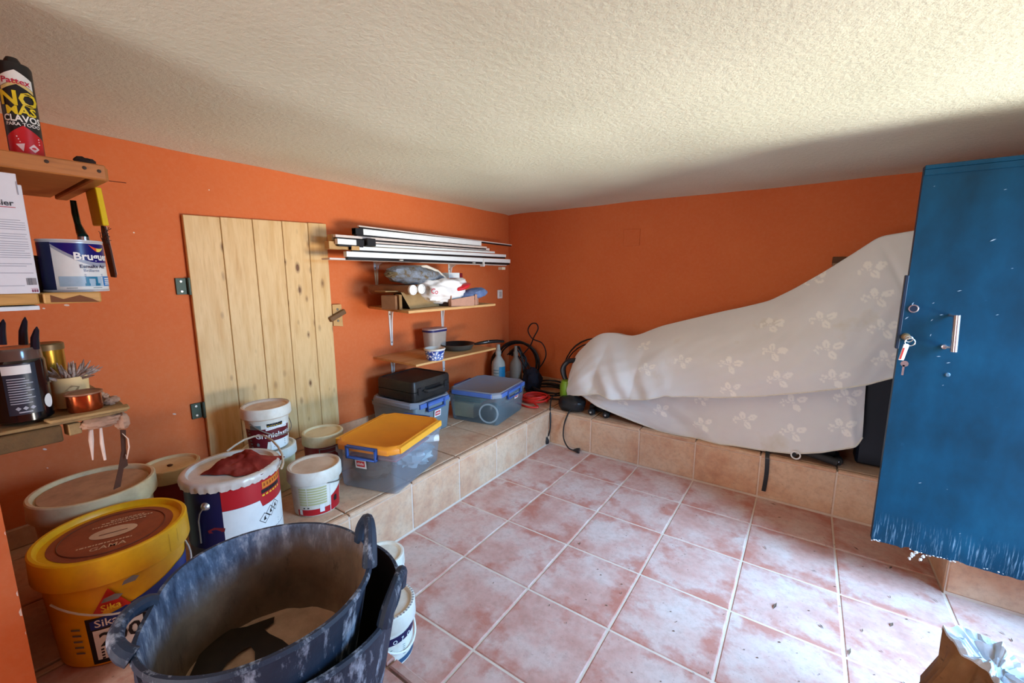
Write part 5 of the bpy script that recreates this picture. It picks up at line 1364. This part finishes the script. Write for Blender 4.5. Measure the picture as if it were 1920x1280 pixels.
t = thing('brush_handle', 'dark green lacquered brush hanging behind the paint can', 'brush', (-.42, -2.74, 1.55))
obj('handle', G().tube([P3(137, 376, -2.76), P3(141, 400, -2.76), P3(146, 420, -2.76), P3(152, 436, -2.76), P3(156, 444, -2.76)], [.007, .008, .0075, .011, .012], 12), M('dark_green_lacquer', (16, 40, 34), .2), t)
obj('ferrule', G().tube([P3(156, 444, -2.76), P3(159, 462, -2.76)], .013, 12), CHROME, t)

# second near shelf
t = thing('shelf_board', 'pale wooden shelf holding the white carton and the paint can', 'shelf', (-.44, -2.87, 1.392))
obj('board', G().box((-.445, -2.892, 1.405), (.49, .224, .026)), LIGHTW, t, .003)
obj('end_block', G().box((SX + .006, -2.950, 1.406), (.024, .118, .028)), LIGHTW, t, .003)
bk = obj('end_block', G().box((SX + .006, -2.832, 1.4055), (.024, .104, .027)), LIGHTW, t, .003)
obj('end_grain', G().add([(SX + .0188, y, z) for y, z in ((-2.872, 1.396), (-2.872, 1.414), (-2.850, 1.403), (-2.820, 1.412), (-2.798, 1.402), (-2.785, 1.393))], [tuple(range(6))]), M('dark_grain', (110, 62, 26), .7), bk, smooth=0)
tag(obj('white_sheet', G().box((-.40, -2.955, 1.384), (.46, .125, .010)), M('white_paper_sheet', (214, 224, 230), .7), bevel=.001), 'thin white sheet tucked beneath the pale shelf', 'sheet of board')
# carton
c = (-.212, -2.952); 
t = thing('filler_carton', 'white filler carton with printed text and barcode on the pale shelf', 'carton', (c[0], c[1], 1.419))
WC = M('white_carton_board', (214, 216, 222), .6, amt=.1)
obj('carton_body', G().box((-.215, -2.950, 1.5445), (.092, .124, .251)), WC, t, .001)
obj('top_tab', G().box((-.214, -2.953, 1.681), (.090, .118, .026)), WC, t, .001)
o = Vector((-.1685, -2.950, 1.419)); ey = Vector((0, 0, 1)); ex = Vector((0, 1, 0))
g = G(); rng = random.Random(3)
for blk, (za, zb) in enumerate(((.169, .145), (.1375, .126), (.120, .0825), (.069, .062), (.0475, .047))):
    z = za
    while z > zb - .001:
        rect_plane(g, -.055, z, .057 - (rng.uniform(0, .012) if rng.random() < .3 else 0), z + .0012, o, ex, ey); z -= .0052
rect_plane(g, -.055, .018, .040, .0192, o, ex, ey)
obj('text_line', g, M('grey_small_print', (150, 154, 166), .6), t, smooth=0)['kind'] = 'stuff'
g = G()
for k in range(22):
    w = rng.choice((.0003, .0004, .0006)); rect_plane(g, .0435 + k * .00072, .020, .0435 + k * .00072 + w, .0365, o, ex, ey)
obj('barcode', g, M('barcode_grey', (110, 114, 122), .6), t, smooth=0)['kind'] = 'stuff'
obj('brand_lettering', text_plane(G(), 'beissier', .0175, o + Vector((.0002, .018, .202)), ex, ey, .02), M('dark_letter', (44, 44, 54), .6), t, smooth=0)
g = rect_plane(G(), -.012, .1975, .047, .199, o, ex, ey)
rect_plane(g, .049, .0115, .060, .0122, o, ex, ey)
obj('red_underline', g, M('carton_red', (176, 40, 60), .6), t, smooth=0)['kind'] = 'stuff'
g = G()
for k in range(3): rect_plane(g, .0495 + .0038 * k, .003, .0525 + .0038 * k, .0095, o, ex, ey)
obj('small_square', g, M('plum_square', (130, 70, 92), .6), t, smooth=0)['kind'] = 'stuff'
obj('side_code', rect_plane(G(), .0537, .228, .0556, .258, o + Vector((.001, 0, 0)), ex, ey), M('code_grey', (150, 154, 166), .6), t, smooth=0)

# paint can
cx, cy, z0 = -.262, -2.808, 1.419; r = .062; hh = .134
t = thing('paint_can', 'blue and white Bruguer enamel paint can on the pale shelf', 'paint can', (cx, cy, z0))
rf = lambda z: r; c = (cx, cy, z0); a = face_ang(cx, cy)
obj('can_body', G().lathe([(0, .001), (r + .001, 0), (r + .0015, .004), (r, .006), (r, hh - .006), (r + .0015, hh - .004), (r + .001, hh), (r - .004, hh), (r - .006, hh - .005), (0, hh - .005)], c, 48), M('tin_white', (206, 208, 212), .3, .3, amt=.1), t)
obj('white_panel', patch_cyl(G(), c, rf, a - .62, a + 1.6, .006, hh - .008, .0006, 30), WHITEL, t)
obj('navy_side', patch_cyl(G(), c, rf, a - 1.6, a - .62, .006, hh - .008, .0006, 16), M('can_navy', (16, 20, 70), .35, amt=.15), t)
obj('navy_swoosh', patch_cyl(G(), c, rf, a - .62, a + 1.5, lambda u: hh - .012 - .046 * math.sin(min(1, u * 1.45) * PI / 2), hh - .009, .0012, 30), M('can_navy_top', (12, 14, 104), .3, amt=.1), t)
g = G()
patch_cyl(g, c, rf, a - .62, a + 1.5, lambda u: hh - .020 - .048 * math.sin(min(1, u * 1.4) * PI / 2), lambda u: hh - .0125 - .046 * math.sin(min(1, u * 1.45) * PI / 2), .0009, 30)
obj('grey_swoosh', g, M('can_grey', (156, 162, 176), .35), t)
obj('brand_lettering', text_cyl(G(), 'Bruguer', .0265, c, rf, a + .72, .083, .03, .0022), WHITEI, t)
n = 9
def swoosh(k0, k1):
    up = []; dn = []
    for i in range(n):
        k = k0 + (k1 - k0) * i / (n - 1); x = -.020 + .040 * k
        y = .010 * (2 * k - 1) ** 2 - .006 + (.006 * (1 - k)); w = .0045 * math.sin(PI * min(max(k, .02), .98))
        up.append((x, y + w)); dn.append((x, y - w))
    return up + dn[::-1]
for nm, k0, k1, mt in (('red_flame', 0, .45, M('flame_red', (222, 80, 50), .4)), ('yellow_flame', .42, 1, M('flame_yellow', (240, 214, 96), .4))):
    obj(nm, poly_cyl(G(), swoosh(k0, k1), c, rf, a + .86, .112, .0022), mt, t)
obj('product_lettering', text_cyl(G(), 'Esmalte Acr', .0125, c, rf, a + .66, .062, .02, .0018), M('can_dark_letter', (30, 40, 80), .45), t)
g = text_cyl(G(), 'Brillante', .0105, c, rf, a + .55, .052, 0, .0018)
for k in range(2): poly_cyl(g, [(-.02, -.0008), (.022, -.0008), (.022, .0008), (-.02, .0008)], c, rf, a + .6, .045 - .004 * k, .0018)
obj('small_lettering', g, M('can_grey_letter', (120, 136, 166), .45), t)
ph = obj('photo_panel', patch_cyl(G(), c, rf, a - .50, a + .90, .014, .040, .0012), M('pale_blue_print', (160, 186, 204), .4), t)
g = patch_cyl(G(), c, rf, a + .95, a + 1.5, .014, .040, .0014); obj('blue_panel', g, M('azure_print', (50, 130, 196), .4), t)
g = G()
for k in range(4): patch_cyl(g, c, rf, a + 1.02, a + 1.4, .018 + .005 * k, .0205 + .005 * k, .002)
obj('white_line', g, WHITEI, t)['kind'] = 'stuff'
g = G()
for x0, x1, z0_, z1_ in ((.30, .40, .016, .039), (.62, .70, .016, .036), (.30, .70, .034, .039), (.26, .42, .0155, .022), (.60, .78, .0155, .022)): patch_cyl(g, c, rf, a + x0, a + x1, z0_, z1_, .002)
obj('teal_print', g, M('teal_print', (30, 120, 156), .4), ph)
g = G()
for x0, x1, zz in ((-.30, .02, .0095), (.5, .85, .0095)): patch_cyl(g, c, rf, a + x0, a + x1, zz, zz + .0015, .0016)
obj('text_line', g, GREYI, t)['kind'] = 'stuff'
tag(obj('tin_lid', G().lathe([(0, 0), (.030, 0), (.030, .004), (.034, .006), (.034, .012), (0, .012)], (-.30, -2.888, 1.50), 20).lathe([(0, 0), (.032, 0), (.032, .08), (0, .08)], (-.30, -2.888, 1.419), 20), M('brown_tin', (74, 46, 34), .5, .3)), 'brown tin standing between the white carton and the paint can', 'tin')

# third near shelf, rough driftwood
ROUGH = M('weathered_wood', (168, 136, 88), .85, dirt=(110, 80, 48), amt=.8, scale=14, bump=.4); ROUGHD = M('dark_weathered_wood', (104, 78, 44), .85, dirt=(60, 42, 24), amt=.8, scale=10, bump=.4); ROUGHP = M('pinkish_dry_wood', (176, 138, 112), .85, dirt=(120, 88, 70), amt=.7, scale=18, bump=.4)
t = thing('shelf_board', 'rough weathered plank shelf with hanging splinters holding the black jar', 'shelf', (-.44, -2.88, 1.04))
g = G().prism([(-.69, -3.008), (SX - .012, -3.008), (SX - .006, -2.90), (SX + .004, -2.80), (SX - .01, -2.756), (-.30, -2.748), (-.69, -2.752)], 1.080, 1.089)
obj('board', g, ROUGH, t, .002)
obj('front_board', G().prism([(-.22, -2.915), (SX + .006, -2.908), (SX + .012, -2.755), (-.22, -2.75)], 1.0895, 1.097), ROUGH, t, .002)
obj('cross_beam', G().box((SX - .02, -2.948, 1.058), (.045, .118, .042)), ROUGHD, t, .003)
obj('wood_block', G().box((SX - .015, -2.868, 1.062), (.03, .025, .03), .2), ROUGH, t, .002)
obj('broken_log', G().blob((SX - .01, -2.815, 1.066), (.05, .088, .034), .25, 3, 2, 24, 16), ROUGHP, t)
obj('log_stub', G().blob((SX - .012, -2.772, 1.056), (.045, .032, .050), .3, 2.5, 6, 20, 14), ROUGHP, t)
SPL = M('pale_splinter', (224, 198, 180), .8)
q = [mx for mx in (on_x(172, 800, SX - .02), on_x(176, 862, SX - .02))]
obj('splinter', G().tube([on_x(170, 798, SX - .02), on_x(171, 825, SX - .02), on_x(174, 862, SX - .02)], [.0045, .0055, .0015], 7), SPL, t)
obj('splinter', G().tube([on_x(188, 796, SX - .02), on_x(191, 830, SX - .02), on_x(197, 862, SX - .02)], [.003, .0045, .003], 7), SPL, t)
q = [on_x(x, y, SX - .03) for x, y in ((226, 806), (236, 806), (236, 840), (240, 872), (232, 878), (226, 912), (213, 918), (222, 880), (228, 845))]
q = [Vector(p) for p in q]
tag(obj('hanging_bark', G().loft([q, [p + Vector((-.004, 0, 0)) for p in q]]), M('dark_brown_bark', (74, 44, 28), .85)), 'strip of dark brown bark hanging from the rough plank shelf', 'bark')
tag(obj('paper_curl', G().tube([on_x(229, 812, SX - .02), on_x(240, 822, SX - .02), on_x(242, 838, SX - .02), on_x(238, 860, SX - .02), on_x(236, 852, SX - .022)], [.002, .004, .004, .003, .002], 6, flat=.4), SPL), 'pale curl of dry material hanging beside the bark strip', 'curl')

# black jar with label
cx, cy, z0 = -.262, -2.938, 1.0975; r = .050; hh = .172
t = thing('black_jar', 'tall black jar with printed white and grey label on the rough shelf', 'jar', (cx, cy, z0)); c = (cx, cy, z0); rf = lambda z: r; a = face_ang(cx, cy)
JAR = M('glossy_black_jar', (14, 13, 16), .15, spec=.6)
obj('jar_body', G().lathe([(0, 0), (r - .004, 0), (r, .004), (r, hh - .022), (r - .003, hh - .015)], c, 48), JAR, t)
obj('clear_shoulder', G().lathe([(r - .003, hh - .015), (r - .004, hh + .008), (r - .006, hh + .014), (0, hh + .010)], c, 48), M('brown_smoked_plastic', (92, 74, 66), .15, spec=.6), t)
obj('label_panel', patch_cyl(G(), c, rf, a - .55, a + .62, .022, .150, .0008), M('slate_label', (40, 48, 62), .35, amt=.2), t)
obj('white_panel', patch_cyl(G(), c, rf, a - .55, a + .42, .124, .146, .0018), WHITEL, t)
g = G()
for k in range(11): patch_cyl(g, c, rf, a - .42, a + .3 + .12 * ((k * 7) % 3 - 1), .112 - .0062 * k, .1142 - .0062 * k, .0018)
for k in range(3): poly_cyl(g, [(-.005, 0), (0, -.005), (.005, 0), (0, .005)], c, rf, a - .2 + .24 * k, .038, .0018)
patch_cyl(g, c, rf, a - .2, a + .25, .027, .030, .0018)
obj('text_line', g, M('pale_print', (170, 176, 186), .5), t)['kind'] = 'stuff'
obj('round_mark', poly_cyl(G(), [(.012 * math.cos(k), .018 * math.sin(k)) for k in np.linspace(0, 2 * PI, 18)[:-1]], c, rf, a + .98, .045, .0014), WHITEI, t)
for k, (u, vb, vt, x) in enumerate(((44, 632, 594, -.27), (66, 640, 612, -.235), (3, 632, 598, -.25))):
    p0 = Vector(on_x(u, vb + 14, x)); p1 = Vector(on_x(u + 3, vt, x))
    tag(obj('clamp_jaw', G().tube([p0, p0.lerp(p1, .5) + Vector((0, -.002, 0)), p0.lerp(p1, .85), p1], [.009, .008, .005, .001], 9), M('dark_blue_steel', (26, 28, 44), .3, .3)), ['taller dark pointed jaw sticking up out of the black jar', 'shorter dark pointed jaw sticking up beside the taller one', 'dark stub rising from the black jar nearest the picture edge'][k], 'jaw', 'dark points above the black jar')
cx, cy = -.43, -2.865
t = thing('brass_tin', 'small golden brass tin behind the black jar', 'tin', (cx, cy, 1.09))
obj('tin_wall', G().lathe([(0, 0), (.036, 0), (.036, .165), (0, .165)], (cx, cy, 1.09), 28), M('golden_tin', (172, 128, 40), .25, .7), t)
obj('tin_lid', G().lathe([(.038, .160), (.038, .176), (.034, .180), (0, .178)], (cx, cy, 1.09), 28), M('dull_brass_lid', (122, 96, 60), .4, .4), t)
cx, cy = -.325, -2.843
t = thing('wooden_pot', 'pale wooden pot filled with brown bristle tufts', 'pot', (cx, cy, 1.0975))
obj('pot_wall', G().lathe([(0, 0), (.036, 0), (.039, .085), (.034, .085), (.033, .06), (0, .06)], (cx, cy, 1.0975), 32), M('pale_birch', (222, 192, 136), .6, amt=.2), t)
a = face_ang(cx, cy)
obj('carved_mark', poly_cyl(G(), [(-.016, -.002), (-.002, .012), (.014, .006), (.006, -.012)], (cx, cy, 1.0975), lambda z: .037 + .002 * z / .085, a + .1, .052, .0012), M('tan_mark', (176, 142, 96), .7), t)
g = G(); rng = random.Random(11)
for i in range(46):
    th = rng.uniform(0, 2 * PI); el = rng.uniform(.15, 1.35); p = Vector((cx + .020 * math.cos(th), cy + .020 * math.sin(th), 1.0975 + .075))
    d = Vector((math.cos(th) * math.cos(el), math.sin(th) * math.cos(el), math.sin(el))) * rng.uniform(.035, .058)
    g.tube([p, p + d * .6, p + d], [.0045, .0038, .001], 6)
o = obj('bristle_tufts', g, M('brown_white_bristle', (132, 108, 96), .8, dirt=(216, 200, 188), amt=.9, scale=60), t); o['kind'] = 'stuff'
cx, cy = -.242, -2.832
t = thing('copper_tin', 'round copper-coloured tin at the free end of the rough shelf', 'tin', (cx, cy, 1.0975))
obj('tin_wall', G().lathe([(0, 0), (.0345, 0), (.0355, .003), (.0350, .044), (.0385, .046)], (cx, cy, 1.0975), 36), M('polished_copper', (168, 78, 40), .22, .85, amt=.3), t)
obj('tin_lid', G().lathe([(.0385, .046), (.0385, .050), (.035, .051), (.033, .048), (0, .048)], (cx, cy, 1.0975), 36), M('dusty_copper_lid', (150, 104, 76), .5, .3), t)
g = G()
for i, (u, v, d) in enumerate(((196, 742, .02), (204, 752, .03), (214, 748, .026), (190, 738, .016), (209, 757, .018))): g.blob(on_x(u, v, -.285), (d, d, d * .75), .3, 2.5, i, 16, 10)
o = tag(obj('dry_rubble', g, ROUGHP), 'dry crumbly lumps lying at the end of the rough shelf', 'rubble'); o['kind'] = 'stuff'

# ------------------------------------------------------------------ torn sack in the lower corner of the view
SACKM = N('brown_kraft_sack'); v = SACKM.coord()
cN = SACKM.ramp(SACKM.noise(v, 6, 5, .6), [(.3, (92, 60, 36)), (.55, (122, 84, 52)), (.75, (142, 104, 68))])
cN = SACKM.mix(SACKM.ramp(SACKM.noise(SACKM.coord((1, 1, 2.2)), 18, 4, .6), [(.60, (0, 0, 0, 1)), (.70, (.7, .7, .7, 1))]), cN, lin((58, 34, 18)))
SACKM.bump(SACKM.noise(v, 14, 5), .5, .01); SACKM = SACKM.done(cN, .8, 0, .2)
FILM = M('crumpled_white_film', (190, 194, 198), .4, dirt=(130, 140, 150), amt=.6, scale=16)
t = thing('torn_sack', 'torn brown paper sack with crumpled white top on the tiled floor', 'sack', (1.86, -1.66, 0))
nS = 108; ZM = .42
MQ = [(1766, 1184), (1802, 1176), (1865, 1207), (1905, 1235), (1945, 1280), (1960, 1330), (1925, 1345), (1880, 1300), (1850, 1258), (1802, 1224)]
MQ = [Vector(on_z(u, v, ZM)) for u, v in MQ]
L = [(MQ[(i + 1) % 10] - MQ[i]).length for i in range(10)]; tot = sum(L)
mouth = []
for i in range(nS):
    d = tot * i / nS; k = 0
    while d > L[k]: d -= L[k]; k += 1
    mouth.append(MQ[k].lerp(MQ[(k + 1) % 10], d / L[k]))
mc_ = sum(mouth, Vector()) / nS; bc = Vector((1.86, -1.70, 0))
def sring(k, z, amp, seed):
    out = []
    for i, m in enumerate(mouth):
        a = math.atan2((m - mc_).y, (m - mc_).x); e = Vector((math.cos(a), math.sin(a), 0))
        b = bc + Vector((.20 * e.x, .20 * e.y, 0)); q = b.lerp(Vector((m.x, m.y, 0)), k)
        n1 = mnoise.noise(Vector((e.x * 2.4, e.y * 2.4, z * 6 + seed))); n2 = abs(mnoise.noise(Vector((e.x * 6, e.y * 6, z * 12 + seed)))) - .2
        q += e * amp * (n1 + .7 * n2)
        out.append((q.x, q.y, z + amp * .15 * n1))
    return out
def lip(i): return .016 * mnoise.noise(Vector((mouth[i].x * 26, mouth[i].y * 26, 3))) + .018 * max(0, 1 - (mouth[i] - MQ[0]).length / .05)
top = [(m.x, m.y, ZM + lip(i)) for i, m in enumerate(mouth)]
obj('paper_wall', G().loft([sring(-.1, .003, 0, 0), sring(0, .05, .02, 0), sring(.25, .14, .035, 0), sring(.55, .25, .035, 0), sring(.82, .35, .025, 0), sring(.95, .40, .012, 0), top], True, False), SACKM, t, smooth=45)
def film(k, z, seed, amp):
    out = []
    for i, m in enumerate(mouth):
        q = mc_.lerp(m, k); out.append((q.x, q.y, z + amp * mnoise.noise(Vector((q.x * 22, q.y * 22, seed))) + amp * (abs(mnoise.noise(Vector((q.x * 48, q.y * 48, seed + 4)))) - .25)))
    return out
top2 = [(mc_.x + (p[0] - mc_.x) * 1.02, mc_.y + (p[1] - mc_.y) * 1.02, p[2] - .006 - .02 * abs(mnoise.noise(Vector((p[0] * 34, p[1] * 34, 1))))) for p in top]
top3 = [(p[0], p[1], p[2] + .005) for p in top]
obj('crumpled_film', G().loft([top2, top3, film(.82, ZM + .008, 5, .03), film(.62, ZM + .004, 5, .04), film(.4, ZM, 5, .04), film(.2, ZM - .004, 5, .03)], False, True), FILM, t, smooth=25)

# ------------------------------------------------------------------ dry litter on the floor
g = G(); rng = random.Random(2)
spots = [(1450, 945, 16), (1461, 970, 9), (1390, 1022, 5), (1435, 1027, 13), (1087, 1019, 11), (1080, 1027, 5), (1453, 1136, 22), (1540, 1174, 10), (1527, 1070, 9), (1593, 1222, 18), (1574, 1137, 5), (1617, 1182, 10), (1672, 1171, 14), (1669, 1119, 7), (1357, 1152, 6), (1268, 1166, 6), (1165, 1112, 5), (1755, 1126, 12), (1653, 1221, 6), (1700, 1285, 14), (1605, 1028, 14), (1670, 1064, 12), (1850, 1190, 12), (1880, 1187, 9), (1897, 1200, 10), (1030, 1135, 5), (925, 1093, 5), (780, 1026, 4), (766, 1039, 4), (808, 1060, 4), (792, 1088, 4), (1320, 903, 6), (1310, 900, 5), (1720, 1116, 6), (1545, 1008, 9), (1300, 1262, 6), (1328, 1262, 6), (1062, 1168, 5)]
for i, (u, v, s) in enumerate(spots):
    p = Vector(on_z(u, v, .002)); d = s / 420; a = rng.uniform(0, PI)
    e1 = Vector((math.cos(a), math.sin(a), 0)); e2 = Vector((-math.sin(a), math.cos(a), 0)); w = rng.uniform(.14, .42)
    g.add([p - e1 * d * .5, p + e2 * d * w * .4 + Vector((0, 0, .004)), p + e1 * d * .5 + Vector((0, 0, .003)), p - e2 * d * w * .4 + Vector((0, 0, .002))], [(0, 1, 2, 3)])
for i in range(90):
    p = Vector((rng.uniform(.6, 2.1), rng.uniform(-2.1, -.3), .0018)); d = rng.uniform(.002, .006)
    g.add([p + Vector((d * math.cos(k), d * .6 * math.sin(k), .001 * (j % 2))) for j, k in enumerate((0, 1.4, 2.9, 4.4))], [(0, 1, 2, 3)])
o = tag(obj('leaf_litter', g, M('dry_leaf_brown', (86, 62, 48), .9, dirt=(130, 96, 70), amt=.8, scale=30), smooth=0), 'scattered dry leaf bits and crumbs on the terracotta floor', 'litter'); o['kind'] = 'stuff'
